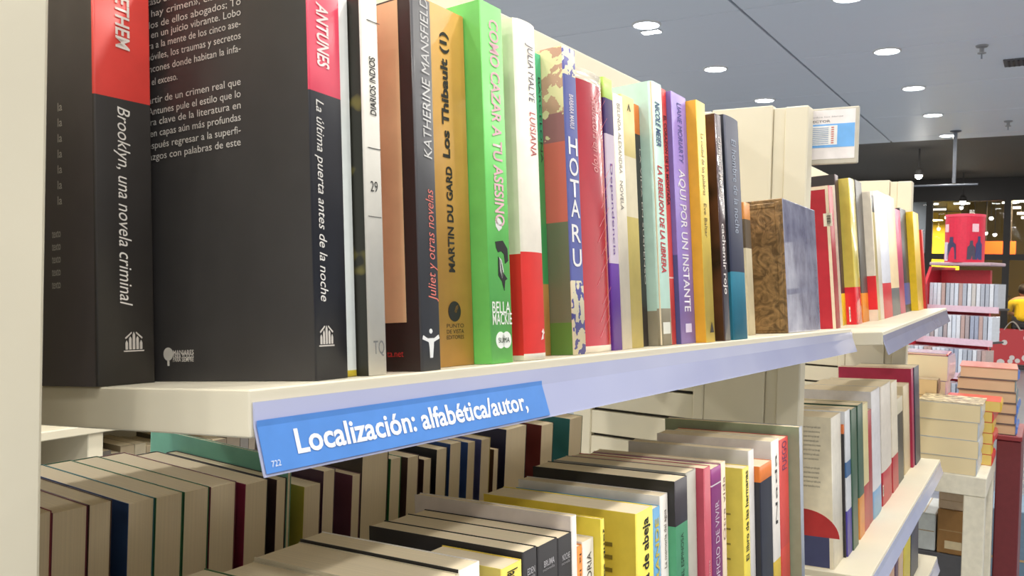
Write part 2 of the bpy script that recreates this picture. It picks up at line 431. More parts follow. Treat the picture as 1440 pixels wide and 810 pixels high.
# the two large black novels at the near end
ya = NEAR.hit((445, 537), 1, .008); yb = NEAR.hit((495, 530), 1, .008)
A = book(NEAR, ya.x, yb.x + .0003, .008, .215, .150, (42, 42, 50), 'thick black novel with a deep pink spine band and white title on its blurb cover',
         near=(58, 56, 56), bands=[(NEAR.hit((443, 128), 1, .008).z, 9, (226, 62, 92))], near_bands=[], yaw=.105, group=G1, rough=.38, r=.0008)
U.x1 = yb.x + .0003
spine_text(A, 'La última puerta antes de la noche', (447, 140), (459, 424), .235, (236, 232, 226), shear=.25, off=.30)
spine_text(A, 'ANTUNES', (436, -2), (448, 93), .36, (250, 236, 232), bold=.02, shear=.12, name='author_name', off=.44)
arch = [[(-.5, -.4), (.5, -.4), (.5, -.34), (-.5, -.34)], [(-.42, -.3), (-.3, -.3), (-.3, .0), (-.36, .12), (-.42, .0)], [(.3, -.3), (.42, -.3), (.42, .0), (.36, .12), (.3, .0)],
        [(-.24, -.3), (-.12, -.3), (-.12, .2), (-.18, .3), (-.24, .2)], [(.12, -.3), (.24, -.3), (.24, .2), (.18, .3), (.12, .2)], [(-.06, -.3), (.06, -.3), (.06, .36), (0, .5), (-.06, .36)], [(-.4, .18), (-.1, .44), (-.12, .5), (-.44, .24)], [(.4, .18), (.44, .24), (.12, .5), (.1, .44)]]
shape_on(A, arch, (459, 474), .0105, (205, 198, 190), 'publisher_mark')
blurb = [('el caso de un adolescente que', -34), ('no hay crimen», cias en la', -16), ('s, dos de ellos abogados; To', 1), ('ran en un juicio vibrante. Lobo', 16), ('entra a la mente de los cinco ase-', 32), ('s, móviles, los traumas y secretos', 49), ('y rincones donde habitan la infa-', 67), ('el exceso.', None),
         ('a partir de un crimen real que', 114), ('bo Antunes pule el estilo que lo', 131), ('figura clave de la literatura en', 147), ('rse en capas aún más profundas', 164), ('a después regresar a la superfi-', 182), ('hallazgos con palabras de este', 199)]
for t, y in blurb:
    if y is None: near_text(A, t, (214, 112), (250, 107), .0036, (206, 202, 196), length=None); continue
    near_text(A, t, (196, y + 34), (339, y), .0036, (206, 202, 196))
for i, t in enumerate(['MANJARES', 'PARA TODOS', 'PARA SIEMPRE']): near_text(A, t, (244, 497 + i*5), (273, 495 + i*5), .0022, (215, 210, 205), 'small_print', bold=.01)
shape_on(A, [circle(.5), [(-.1, -.5), (.1, -.5), (.1, -.9), (-.1, -.9)]], (237, 498), .0065, (200, 196, 190), 'tree_mark', 'near')
# novel pushed back behind it
c = Vector((ya.x, .008, 0)); br = NEAR.hit((233, 543), 1, .103)
bl = NEAR.hit((137, 545), 1, .103)
K = book(NEAR, bl.x, br.x - .0055, .103, .215, .107, (62, 58, 56), 'thick black novel with a scarlet spine band pushed back against the near upright', near=(72, 66, 68),
         bands=[(NEAR.hit((180, 142), 1, .103).z, 9, (226, 70, 62))], near_bands=[], group=G1, rough=.4, r=.0012, yaw=.0)
spine_text(K, 'Brooklyn, una novela criminal', (182, 153), (187, 430), .22, (238, 232, 224), shear=.25, off=.50)
spine_text(K, 'LETHEM', (176, -14), (180, 72), .24, (250, 236, 228), bold=.02, shear=.1, name='author_name', off=.50)
shape_on(K, arch, (188, 482), .0105, (205, 198, 190), 'publisher_mark')
for i in range(5): near_text(K, 'texto', (74, 328 + i*18), (86, 327 + i*18), .0042, (190, 186, 180))
for i in range(7): near_text(K, 'la', (82, 150 + i*22), (88, 149 + i*22), .0042, (190, 186, 180))

B = U.add((489, 527), (503, 527), (487, 0), (232, 238, 236), 'thin white book between the large black novel and the dark olive one', ys=.014, bands=[(521, None, (222, 200, 60))])
olive = bpy.data.materials.new('olive_plants'); olive.use_nodes = True
nt = olive.node_tree; b = nt.nodes['Principled BSDF']; tc = nt.nodes.new('ShaderNodeTexCoord')
wv = nt.nodes.new('ShaderNodeTexWave'); wv.inputs['Scale'].default_value = 26; wv.inputs['Distortion'].default_value = 9; wv.inputs['Detail'].default_value = 3
rp = nt.nodes.new('ShaderNodeValToRGB'); rp.color_ramp.elements[0].color = lin((46, 46, 38)); rp.color_ramp.elements[0].position = .75; rp.color_ramp.elements[1].color = lin((120, 112, 56))
nt.links.new(tc.outputs['Object'], wv.inputs['Vector']); nt.links.new(wv.outputs['Fac'], rp.inputs['Fac']); nt.links.new(rp.outputs['Color'], b.inputs['Base Color']); b.inputs['Roughness'].default_value = .45
B = U.add((521, 525), (545, 523), (528, 0), (226, 222, 212), 'white spine with black capital title and a dark olive plant cover', cov=True, near=olive, nb=[], far=(206, 60, 50))
spine_text(B, 'DIARIOS INDIOS', (519, 79), (523, 162), .34, (30, 30, 30), 'up', bold=.02, shear=.1, off=.56)
text_on('29', (B['w']*.28, 0, loc(B, (524, 262)).z), (1, 0, 0), (0, 0, 1), B['w']*.42, .0052, mat((40, 40, 40)), B['root'], 'number', lift=B['lift'])
text_on('TQ', (B['w']*.2, 0, loc(B, (533, 488)).z), (1, 0, 0), (0, 0, 1), B['w']*.62, .0065, mat((120, 120, 120)), B['root'], 'publisher_mark', lift=B['lift'])
for y in (31, 209, 305): shape_on(B, [[(-.42, -.012), (.42, -.012), (.42, .012), (-.42, .012)]], (524 + y*.01, y), B['w'] * .9, (60, 60, 60), 'rule')
B = U.add((594, 517), (621, 515), (597, 0), (78, 78, 82), 'slate grey spine with white name, salmon title and a tan picture on its dark cover', cov=True, near=(52, 44, 40))
q0 = loc(B, (545, 250), 'near'); q1 = loc(B, (566, 250), 'near'); qz = loc(B, (556, 454), 'near').z
box('cover_picture', (-.0003, q1.y, qz), (-.0001, .1405, B['h'] - .001), mat((228, 192, 146), .45), B['root'])
near_text(B, 'ta.net', (545, 499), (568, 497), .0035, (200, 60, 55), 'web_address')
spine_text(B, 'KATHERINE MANSFIELD', (584, -8), (598, 222), .42, (226, 224, 222), 'up', shear=.15, name='author_name', off=.60)
spine_text(B, 'Juliet y otras novelas', (602, 266), (606, 424), .40, (226, 122, 108), 'up', shear=.25, off=.6)
shape_on(B, [circle(.09, 0, .48), [(-.5, .2), (-.45, .34), (-.2, .22), (.2, .22), (.45, .34), (.5, .2), (.16, .08), (.14, -.1), (.08, -.5), (-.08, -.5), (-.1, -.1), (-.14, .08)]], (606, 484), .014, (240, 240, 238), 'statue_mark')
B = U.add((622, 516), (668, 514), (650, 24), (206, 156, 74), 'thick mustard orange spine with black bold title beside the bright green book', ys=.016, hidden=.004)
ow = NEAR.hit((622, 516), 1, .016).x - NEAR.P0.x
oo = (loc(B, (627, 200)).x) / B['w']
spine_text(B, 'Los Thibault (1)', (625, 46), (629, 222), None, (28, 22, 18), 'up', bold=.035, off=oo, abs_h=.0062)
spine_text(B, 'MARTIN DU GARD', (630, 234), (636, 383), None, (28, 22, 18), 'up', bold=.03, name='author_name', off=loc(B, (633, 310)).x / B['w'], abs_h=.0054)
shape_on(B, [circle(.5), ], (639, 438), .0115, (26, 22, 20), 'publisher_mark'); shape_on(B, [[(-.08, -.05), (.05, -.1), (.2, .1), (.2, .25), (.05, .2)]], (640, 437), .0135, (206, 156, 74), 'publisher_mark_gap')
for i, t in enumerate(['PUNTO', 'DE VISTA', 'EDITORES']):
    q = loc(B, (640, 458 + i*8)); text_on(t, (q.x - .008, 0, q.z), (1, 0, 0), (0, 0, 1), .016, .0022, mat((50, 40, 28)), B['root'], 'publisher_name', lift=B['lift'])
B = U.add((692, 513), (722, 510), (702, 13), (122, 222, 112), 'bright green thick book with pink capital title and a black cat device', cov=True, near=(116, 206, 104), nb=[], r=.0006)
spine_text(B, 'COMO CAZAR A TU ASESINO', (688, 26), (700, 318), .42, (240, 190, 200), 'down', bold=.02, off=.58)
shape_on(B, [[(-.1, .62), (.12, .55), (.28, .36), (.22, .16), (0, .02), (-.2, .2), (-.24, .42)]], (701, 326), .014, (236, 236, 230), 'leaf')
shape_on(B, [[(-.34, .5), (.1, .56), (.36, .3), (.38, -.1), (.2, -.2), (.16, .1), (0, .2), (-.2, .16), (-.3, .3)], [(-.2, .02), (-.05, -.1), (.06, -.5), (.3, -.7), (.16, -.76), (.1, -1.1), (-.02, -.8), (-.22, -.6)]], (705, 362), .018, (22, 22, 22), 'cat_device')
shape_on(B, [[(-.14, .1), (.0, .0), (.1, -.4), (.0, -.7), (-.12, -.4)]], (705, 366), .016, (236, 236, 230), 'cat_paper')
for t, y, fr_ in (('BELLA', 432, .84), ('MACKIE', 448, .9)):
    q = loc(B, (707, y)); text_on(t, (B['w']*.08, 0, q.z), (1, 0, 0), (0, 0, 1), B['w']*fr_, .0068, mat((240, 244, 232)), B['root'], 'author_name', .01, lift=B['lift'])
shape_on(B, [circle(.5, -.32), circle(.5, .32)], (708, 478), .0098, (244, 248, 240), 'publisher_disc')
q = loc(B, (708, 478)); text_on('SUMA', (q.x - .0058, -.0002, q.z), (1, 0, 0), (0, 0, 1), .0116, .003, mat((30, 60, 30)), B['root'], 'publisher_name', lift=lambda q: Vector((q.x, -.0006, q.z)))
B = U.add((743, 508), (773, 502), (752, 37), (238, 230, 216), 'white rounded spine with a broad red lower band beside the bright green book', cov=True, near=(234, 226, 204), bulge=.003,
          bands=[(355, 497, (228, 50, 46))], nb=[(358, 499, (228, 50, 46))])
spine_text(B, 'JULIA MALYE', (742, 62), (746, 143), .30, (120, 116, 128), 'down', name='author_name', off=.6)
spine_text(B, 'LUISIANA', (747, 158), (749, 220), .30, (206, 92, 96), 'down', off=.6)
shape_on(B, [[(-.3, -.5), (.0, .1), (-.2, .2), (.1, .5), (.3, .1), (.1, .0), (.1, -.4)]], (763, 470), .007, (240, 220, 214), 'runner_mark')
B = U.add((764, 500), (776, 502), (764, 80), (64, 178, 128), 'thin teal green spine squeezed before the flowered cover', ys=.03, hidden=.008, bands=[(200, 400, (70, 160, 90)), (400, 520, (196, 150, 80))], wmax=.03)
spine_text(B, 'BARCELONA', (760, 110), (764, 230), None, (30, 70, 60), 'down', off=.8, abs_h=.0028)
# flowered cover
flor = bpy.data.materials.new('flower_cover'); flor.use_nodes = True
nt = flor.node_tree; b = nt.nodes['Principled BSDF']; tc = nt.nodes.new('ShaderNodeTexCoord'); sp = nt.nodes.new('ShaderNodeSeparateXYZ'); nt.links.new(tc.outputs['Object'], sp.inputs[0])
zr = nt.nodes.new('ShaderNodeValToRGB'); zr.color_ramp.interpolation = 'CONSTANT'; e = zr.color_ramp.elements
e[0].color = lin((96, 140, 66)); e[1].position = .022 / .25; e[1].color = lin((118, 124, 98))
for pz, cc in ((.092, (222, 116, 102)), (.149, (168, 112, 116)), (.169, (206, 160, 136))): q = e.new(pz / .25); q.color = lin(cc)
ml = nt.nodes.new('ShaderNodeMath'); ml.operation = 'MULTIPLY'; ml.inputs[1].default_value = 4
nz = nt.nodes.new('ShaderNodeTexNoise'); nz.inputs['Scale'].default_value = 75; nz.inputs['Detail'].default_value = 4; nt.links.new(tc.outputs['Object'], nz.inputs['Vector'])
nt.links.new(sp.outputs['Z'], ml.inputs[0]); nt.links.new(ml.outputs[0], zr.inputs['Fac'])
ad = nt.nodes.new('ShaderNodeMapRange'); ad.inputs['From Min'].default_value = .128; ad.inputs['From Max'].default_value = .20; ad.inputs['To Min'].default_value = -.16; ad.inputs['To Max'].default_value = .14
nt.links.new(sp.outputs['Z'], ad.inputs['Value']); a2 = nt.nodes.new('ShaderNodeMath'); a2.operation = 'ADD'; nt.links.new(ad.outputs[0], a2.inputs[0]); nt.links.new(nz.outputs['Fac'], a2.inputs[1])
gt = nt.nodes.new('ShaderNodeMath'); gt.operation = 'GREATER_THAN'; gt.inputs[1].default_value = .58; nt.links.new(a2.outputs[0], gt.inputs[0])
mx = nt.nodes.new('ShaderNodeMix'); mx.data_type = 'RGBA'; mx.inputs['B'].default_value = lin((240, 226, 176)); nt.links.new(zr.outputs['Color'], mx.inputs['A']); nt.links.new(gt.outputs[0], mx.inputs['Factor'])
nt.links.new(mx.outputs['Result'], b.inputs['Base Color']); b.inputs['Roughness'].default_value = .4
blos = bpy.data.materials.new('blossom_spine'); blos.use_nodes = True
nt = blos.node_tree; b = nt.nodes['Principled BSDF']; tc = nt.nodes.new('ShaderNodeTexCoord'); nz = nt.nodes.new('ShaderNodeTexNoise'); nz.inputs['Scale'].default_value = 130; nt.links.new(tc.outputs['Object'], nz.inputs['Vector'])
rp = nt.nodes.new('ShaderNodeValToRGB'); rp.color_ramp.interpolation = 'CONSTANT'; rp.color_ramp.elements[0].color = lin((238, 228, 196)); rp.color_ramp.elements[1].position = .52; rp.color_ramp.elements[1].color = lin((96, 96, 168))
nt.links.new(nz.outputs['Fac'], rp.inputs['Fac']); nt.links.new(rp.outputs['Color'], b.inputs['Base Color'])
B = U.add((808, 502), (825, 498), (804, 70), (96, 104, 172), 'periwinkle spine with big stacked white letters and a flowered salmon and green cover', cov=True, near=flor, nb=[], bands=[(395, None, blos), (None, 105, blos)])
for t, y in zip('HOTARU', (206, 235, 265, 293, 328, 362)):
    q = loc(B, (807 + (y-206)*.02, y)); text_on(t, (B['w']*.14, 0, q.z), (1, 0, 0), (0, 0, 1), B['w']*.72, .0125, mat((246, 244, 244)), B['root'], 'title_letter', .01, lift=B['lift'])
spine_text(B, 'BARBARA MARUI', (800, 132), (802, 180), .34, (236, 226, 236), 'down', name='author_name', bold=.01)
B = U.add((827, 497), (867, 494), (852, 112), (198, 40, 58), 'wide red rounded spine in clear shrink-wrap beside the periwinkle spine', ys=.015, bulge=.004, rough=.22, coat=1.0, bands=[(486, None, (236, 226, 210)), (None, 118, (232, 220, 196))], near=(238, 226, 204), nb=[], hidden=.008)
spine_text(B, 'Seductora en rojo', (842, 140), (848, 245), .2, (236, 170, 170), 'down', shear=.2, off=.62)
rr = random.Random(3)
for i in range(16):
    y = 130 + i * 22; x = 838 + rr.random() * 18
    shape_on(B, [[(-.5, -.45), (.42, .40), (.5, .5), (-.46, -.46)]], (x, y), .010 + rr.random() * .008, (226, 130, 140), 'wrap_crease')
B = U.add((866, 494), (876, 493), (861, 114), (216, 200, 216), 'thin lilac spine with a purple lower band beside the red wrapped spine', ys=.018, near=(110, 70, 160), bands=[(371, None, (112, 62, 170)), (None, 140, (176, 208, 90)), (140, 190, (70, 50, 110))])
spine_text(B, 'Dependencia', (864, 232), (870, 360), .26, (110, 70, 150), 'down')
B = U.add((876, 493), (890, 492), (876, 137), (236, 226, 206), 'slim white book with faint grey lettering beside the lilac and purple spine', ys=.018)
spine_text(B, 'BELINDA ALEXANDRA', (870, 146), (876, 245), .32, (140, 136, 130), 'down', name='author_name')
spine_text(B, 'NOVELA', (876, 255), (878, 296), .32, (140, 136, 130), 'down')
B = U.add((890, 491), (906, 490), (890, 140), (234, 222, 190), 'cream spine with straw yellow bands at top and bottom', ys=.02, bands=[(306, None, (214, 194, 112)), (None, 221, (214, 194, 120))])
shape_on(B, [[(-.5, -.5), (0, .5), (.5, -.5), (.3, -.5), (0, .2), (-.3, -.5)]], (884, 151), .006, (90, 90, 80), 'publisher_mark')
B = U.add((906, 489), (913, 488), (900, 150), (62, 56, 56), 'thin dark spine with an orange top beside the mint green book', ys=.03, hidden=.010, bands=[(None, 190, (228, 124, 34))], wmax=.03)
spine_text(B, 'LA VIDA EN SUSPENSO', (900, 210), (907, 400), None, (220, 210, 200), 'down', off=.86, abs_h=.0028)
B = U.add((932, 487), (947, 487), (931, 121), (186, 218, 206), 'mint green tall book with red capital title and an olive grey lower band', cov=True, bands=[(434, None, (150, 142, 122))], nb=[(437, None, (150, 142, 122))], r=.004)
spine_text(B, 'NICOLE MEIER', (928, 146), (931, 208), .42, (40, 80, 130), 'down', shear=.15, bold=.02, name='author_name', off=.42)
spine_text(B, 'LA REBELION DE LA LIBRERA', (930, 234), (940, 384), .42, (206, 50, 66), 'down', shear=.15, bold=.02, off=.42)
q = loc(B, (941, 461)); box('publisher_plate', (B['w']*.1, -.0004, q.z - .005), (B['w']*.75, -.0001, q.z + .005), mat((225, 225, 215)), B['root'])
B = U.add((947, 487), (952, 486), (937, 128), (222, 74, 66), 'thin vermilion spine between the mint green and the purple book', ys=.02, bands=[(None, 150, (230, 60, 50)), (390, 392, (240, 200, 190))])
spine_text(B, 'EL CORAZON DE LA MONTAÑA', (937, 164), (945, 290), .5, (70, 20, 24), 'down', bold=.02)
B = U.add((959, 485), (979, 484), (966, 140), (154, 130, 206), 'purple tall book with white capital title between the vermilion and yellow books', cov=True, near=(126, 108, 176), nb=[(360, None, (78, 84, 138))], r=.0006)
spine_text(B, 'LIANE MORIARTY', (955, 146), (961, 230), .30, (90, 96, 170), 'down', name='author_name')
spine_text(B, 'AQUI POR UN INSTANTE', (961, 240), (970, 438), .42, (240, 236, 246), 'down', bold=.012)
q = loc(B, (970, 461)); box('publisher_plate', (B['w']*.3, -.0004, q.z - .004), (B['w']*.7, -.0001, q.z + .004), mat((220, 210, 235)), B['root'])
B = U.add((994, 481), (1006, 480), (993, 148), (240, 208, 90), 'yellow book with a golden cover standing between the purple and the dark brown books', cov=True, near=(234, 172, 44), nb=[], r=.0006)
spine_text(B, 'La ciudad de las palabras', (990, 190), (995, 276), .32, (120, 96, 40), 'down')
spine_text(B, 'Eve Baltar', (997, 288), (999, 335), .32, (120, 96, 40), 'down', name='author_name')
shape_on(B, [[(-.5, -.5), (.5, -.5), (0, .5)]], (1001, 460), .010, (60, 52, 40), 'publisher_mark')
brn = bpy.data.materials.new('brown_photo'); brn.use_nodes = True
nt = brn.node_tree; b = nt.nodes['Principled BSDF']; tc = nt.nodes.new('ShaderNodeTexCoord'); nz = nt.nodes.new('ShaderNodeTexNoise'); nz.inputs['Scale'].default_value = 18; nt.links.new(tc.outputs['Object'], nz.inputs['Vector'])
rp = nt.nodes.new('ShaderNodeValToRGB'); rp.color_ramp.elements[0].color = lin((40, 26, 22)); rp.color_ramp.elements[1].color = lin((120, 72, 48)); rp.color_ramp.elements[0].position = .35; rp.color_ramp.elements[1].position = .7
nt.links.new(nz.outputs['Fac'], rp.inputs['Fac']); nt.links.new(rp.outputs['Color'], b.inputs['Base Color']); b.inputs['Roughness'].default_value = .25
B = U.add((1020, 477), (1028, 477), (1025, 170), (76, 52, 58), 'dark brown glossy book with white lettering leaning by the navy and teal one', cov=True, near=brn, nb=[], rough=.25, coat=.5, pages=(150, 130, 110))
spine_text(B, 'Christiane Moreau', (1016, 195), (1022, 282), .5, (236, 226, 220), 'down', name='author_name', bold=.01)
spine_text(B, 'cachemir rojo', (1022, 316), (1026, 414), .55, (240, 232, 228), 'down', bold=.015)
B = U.add((1034, 474), (1054, 473), (1046, 175), (38, 44, 72), 'navy book with a teal lower half beside the bronze relief box', cov=True, near=(34, 38, 50), nb=[(384, None, (40, 118, 140))], bands=[(383, None, (48, 136, 164))], rough=.55, bulge=.002)
spine_text(B, 'El hombre de la noche', (1037, 200), (1045, 330), .3, (170, 180, 200), 'down')
B = U.add((1056, 470), (1063, 470), (1058, 288), (214, 140, 70), 'thin orange and cream booklet before the bronze relief box', ys=.05, bands=[(310, 350, (96, 80, 60)), (350, None, (222, 208, 176))], wmax=.03, d=.11)
# boxed volume with bronze relief
brz = bpy.data.materials.new('bronze_relief'); brz.use_nodes = True
nt = brz.node_tree; b = nt.nodes['Principled BSDF']; tc = nt.nodes.new('ShaderNodeTexCoord')
wv = nt.nodes.new('ShaderNodeTexNoise'); wv.inputs['Scale'].default_value = 55; wv.inputs['Detail'].default_value = 3; wv.inputs['Distortion'].default_value = 2.5
nt.links.new(tc.outputs['Object'], wv.inputs['Vector'])
rp = nt.nodes.new('ShaderNodeValToRGB'); rp.color_ramp.elements[0].color = lin((104, 82, 54)); rp.color_ramp.elements[1].color = lin((168, 134, 90)); rp.color_ramp.elements[0].position = .36; rp.color_ramp.elements[1].position = .66
bp = nt.nodes.new('ShaderNodeBump'); bp.inputs['Strength'].default_value = .5; bp.inputs['Distance'].default_value = .0015
nt.links.new(wv.outputs['Fac'], rp.inputs['Fac']); nt.links.new(rp.outputs['Color'], b.inputs['Base Color']); nt.links.new(wv.outputs['Fac'], bp.inputs['Height']); nt.links.new(bp.outputs['Normal'], b.inputs['Normal'])
b.inputs['Metallic'].default_value = .35; b.inputs['Roughness'].default_value = .38
wrap = bpy.data.materials.new('silver_wrap'); wrap.use_nodes = True
nt = wrap.node_tree; b = nt.nodes['Principled BSDF']; tc = nt.nodes.new('ShaderNodeTexCoord'); nz = nt.nodes.new('ShaderNodeTexNoise'); nz.inputs['Scale'].default_value = 34; nz.inputs['Detail'].default_value = 5
nt.links.new(tc.outputs['Object'], nz.inputs['Vector']); rp = nt.nodes.new('ShaderNodeValToRGB'); rp.color_ramp.elements[0].color = lin((136, 136, 166)); rp.color_ramp.elements[1].color = lin((176, 178, 204)); rp.color_ramp.elements[0].position = .35; rp.color_ramp.elements[1].position = .68
bp = nt.nodes.new('ShaderNodeBump'); bp.inputs['Strength'].default_value = .25; bp.inputs['Distance'].default_value = .004
nt.links.new(nz.outputs['Fac'], rp.inputs['Fac']); nt.links.new(rp.outputs['Color'], b.inputs['Base Color']); nt.links.new(nz.outputs['Fac'], bp.inputs['Height']); nt.links.new(bp.outputs['Normal'], b.inputs['Normal'])
b.inputs['Roughness'].default_value = .16; b.inputs['Coat Weight'].default_value = 1
yb_ = .026; xb0 = NEAR.hit((1109, 466), 1, yb_).x; xb1 = NEAR.hit((1154, 460), 1, yb_).x; hb = NEAR.hit((1098, 278), 1, yb_).z
xb1 = min(xb1, 1.10)
bx = empty('boxed_book', NEAR.M @ Matrix.Translation((xb0, yb_, .0003)), 'chunky boxed volume with bronze relief side and silvery wrapped spine at the shelf end', 'boxed book')
wb = xb1 - xb0
yq = NEAR.hit((1064, 469), 0, xb0).y - yb_
db = min(max(yq, .08), .16)
box('relief_side', (0, .0005, 0), (.004, db, hb), brz, bx, bevel=.0008)
bm = bmesh.new(); add_box(bm, (.001, 0, 0), (wb, .0035, hb), .0012, seg=2); from_bm(bm, 'wrapped_spine', wrap, bx)
box('page_block', (.0045, .004, .001), (wb - .003, db - .002, hb - .002), page_mat((110, 90, 66)), bx)
box('back_board', (wb - .003, .004, 0), (wb, db, hb), brz, bx)
bm = bmesh.new()
for (a, b2, c2, d2) in ((.004, .010, .004, hb - .004), (db - .012, db - .006, .004, hb - .004)): add_box(bm, (-.0016, a, c2), (.0005, b2, d2), .0007)
for (z1, z2) in ((.004, .010), (hb - .011, hb - .005)): add_box(bm, (-.0016, .010, z1), (.0005, db - .012, z2), .0007)
from_bm(bm, 'relief_border', brz, bx)

# ---------------------------------------------------------------- upper shelf, second bay
G2 = 'books on the upper shelf of the second bay'
U2 = Row(FARS, G2, x1=None, d=.13)
U2.x1 = FARS.hit((1177, 457), 1, .092).x - .004
def sticker(B, p, wpx, face='near', ww=.014, hh=.022):
    q = loc(B, p, face); bm = bmesh.new(); dk = bmesh.new()
    if face == 'near':
        add_box(bm, (-.0004, q.y - ww/2, q.z - hh/2), (-.0001, q.y + ww/2, q.z + hh/2))
        for i in range(9): add_box(dk, (-.0006, q.y - ww*.36, q.z - hh*.3 + i*hh*.07), (-.0003, q.y + ww*.1, q.z - hh*.3 + i*hh*.07 + hh*(.02 + .02*(i % 3))))
    else:
        add_box(bm, (q.x - ww/2, -.0004, q.z - hh/2), (q.x + ww/2, -.0001, q.z + hh/2))
        for i in range(9): add_box(dk, (q.x - ww*.3, -.0006, q.z - hh*.35 + i*hh*.075), (q.x + ww*.3, -.0003, q.z - hh*.35 + i*hh*.075 + hh*(.02 + .02*(i % 3))))
    s = from_bm(bm, 'price_sticker', mat((236, 230, 214), .6), B['root']); from_bm(dk, 'barcode', mat((60, 58, 56), .6), B['root'])
B = U2.add((1177, 457), (1182, 457), (1168, 262), (170, 34, 52), 'large crimson hardback with cream border and barcode sticker beyond the boxed volume', ys=.092, hidden=.004, near=(188, 38, 58), nb=[], hard=True, d=.125)
q = loc(B, (1173, 420), 'near')
q = loc(B, (1171, 440), 'near'); box('cover_border', (-.0004, .0008, 0), (-.0001, max(q.y, .006), B['h']), mat((238, 224, 200), .5), B['root']); box('cover_border', (-.0004, max(q.y, .006) + .0002, B['h'] - .006), (-.0001, .1245, B['h'] - .0002), mat((238, 224, 200), .5), B['root'])
sticker(B, (1164, 309), 14)
B = U2.add((1182, 458), (1191, 458), (1176, 246), (70, 44, 48), 'dark maroon spine with a yellow lower band behind the crimson hardback', ys=.100, d=.12, near=(232, 226, 208), bands=[(413, None, (240, 206, 30))], nb=[(None, 259, (44, 42, 44))], wmax=.03)
B = U2.add((1191, 458), (1215, 456), (1201, 253), (214, 196, 92), 'wide yellow spine with a red lower band and white sticker', ys=.080, bands=[(404, None, (226, 48, 62))], bulge=.003, hidden=.004, rough=.25, coat=.5)
sticker(B, (1195, 442), 8, 'spine', .010, .026)
U2.add((1215, 455), (1223, 453), (1213, 258), (84, 80, 76), 'dark grey spine with an orange lower band beside the wide yellow spine', ys=.082, bands=[(412, None, (238, 152, 40))])
U2.add((1223, 453), (1234, 452), (1224, 269), (232, 222, 206), 'white spine with a bright red band near its foot and a white base', ys=.066, bands=[(388, 437, (226, 44, 54))])
U2.add((1234, 450), (1239, 449), (1234, 278), (224, 206, 150), 'thin straw yellow spine beside the white spine with a red band', ys=.066, bands=[(None, 300, (60, 56, 54))])
U2.add((1239, 448), (1244, 447), (1244, 277), (238, 232, 222), 'thin plain white spine between the straw yellow and the red footed ones', ys=.066)
U2.add((1244, 447), (1256, 445), (1247, 275), (222, 224, 236), 'pale bluish white spine with a red foot band', ys=.066, bands=[(398, None, (222, 44, 62))])
U2.add((1256, 444), (1267, 442), (1255, 278), (240, 214, 172), 'peach spine with a slate grey foot band', ys=.066, bands=[(405, None, (112, 116, 122))])
U2.add((1267, 441), (1274, 440), (1260, 294), (206, 72, 116), 'thin pink spine leaning against the peach one', ys=.066, bands=[(None, None, (206, 72, 116))])
U2.add((1274, 440), (1282, 438), (1269, 294), (36, 36, 44), 'black spine with a blue lower part beside the last yellow book', ys=.066, bands=[(398, 428, (64, 74, 152))])
U2.add((1286, 437), (1299, 435), (1289, 300), (246, 206, 96), 'golden yellow book last on the far upper shelf', ys=.050, cov=False, near=(236, 196, 30), nb=[], hidden=.012)
U2.add((1299, 434), (1304, 433), (1293, 322), (206, 50, 52), 'thin red spine just past the last golden yellow book', ys=.046, wmax=.02)

# ---------------------------------------------------------------- lower shelf, first bay: front row, spines to the aisle
class TopRow:
    """Books given by where the two upper corners of the spine lie along the row."""
    def __init__(s, fr, group, ys=.028, d=.15): s.fr = fr; s.group = group; s.ys = ys; s.d = d; s.x1 = 0
    def add(s, Lp, Rp, base, label, ys=None, bands=(), near=None, nb=None, gap=.0006, cover=None, top=None, **k):
        ys = s.ys if ys is None else ys; fr = s.fr
        l = fr.hit(Lp, 1, ys); r = fr.hit(Rp, 1, ys)
        x0 = max(s.x1 + gap, l.x); x1 = max(r.x, x0 + .004); h = r.z if top is None else fr.hit(top, 1, ys).z
        xm = (Lp[0] + Rp[0]) / 2
        conv = lambda bs: [(-1 if q is None else fr.hit((xm, q), 1, ys).z, 9 if p is None else fr.hit((xm, p), 1, ys).z, c) for p, q, c in bs]
        B = book(fr, x0, x1, ys, h, k.pop('d', s.d), base, label, bands=conv(bands), near=near, near_bands=None if nb is None else conv(nb), group=s.group, **k)
        s.x1 = x1; return B
G3 = 'front row of books on the lower shelf of the first bay'
T = TopRow(LOW, G3, d=.134)
q = LOW.hit((675, 788), 1, .028); x_ref = LOW.hit((647, 804), 1, .028).x; H2 = q.z
T.x1 = x_ref - .068
def plain(x0, x1, h, base, label, **k):
    B = book(LOW, x0, x1, k.pop('ys', .028), h, k.pop('d', .122), base, label, group=G3, **k); T.x1 = x1; return B
plain(x_ref - .118, x_ref - .070, H2 + .001, (50, 96, 50), 'thick book with a dark green edge nearest the shelf label in the front row', r=.0005)
plain(x_ref - .0695, x_ref - .0365, H2 - .004, (214, 204, 180), 'pale cream backed book beside the dark green edged one', r=.0005)
plain(x_ref - .036, x_ref - .0008, H2 - .002, (206, 196, 172), 'pale cream book before the white spined one in the front row', r=.0005)
T.add((647, 804), (675, 789), (232, 226, 222), 'white spined book with a black near edge in the front row', d=.122, near=(38, 36, 36), nb=[])
B = T.add((706, 799), (734, 787), (236, 214, 84), 'short yellow book squeezed before three black spined books', near=(224, 206, 110), nb=[], d=.06)
spine_text(B, 'las sombras', (727, 797), (730, 860), .5, (50, 44, 30), 'down', bold=.02)
blk2 = (26, 23, 29)
nm = ['first black spine of three alike, next to the short yellow book', 'middle black spine of three alike behind the short yellow book', 'third black spine of three alike, next to the white spine']
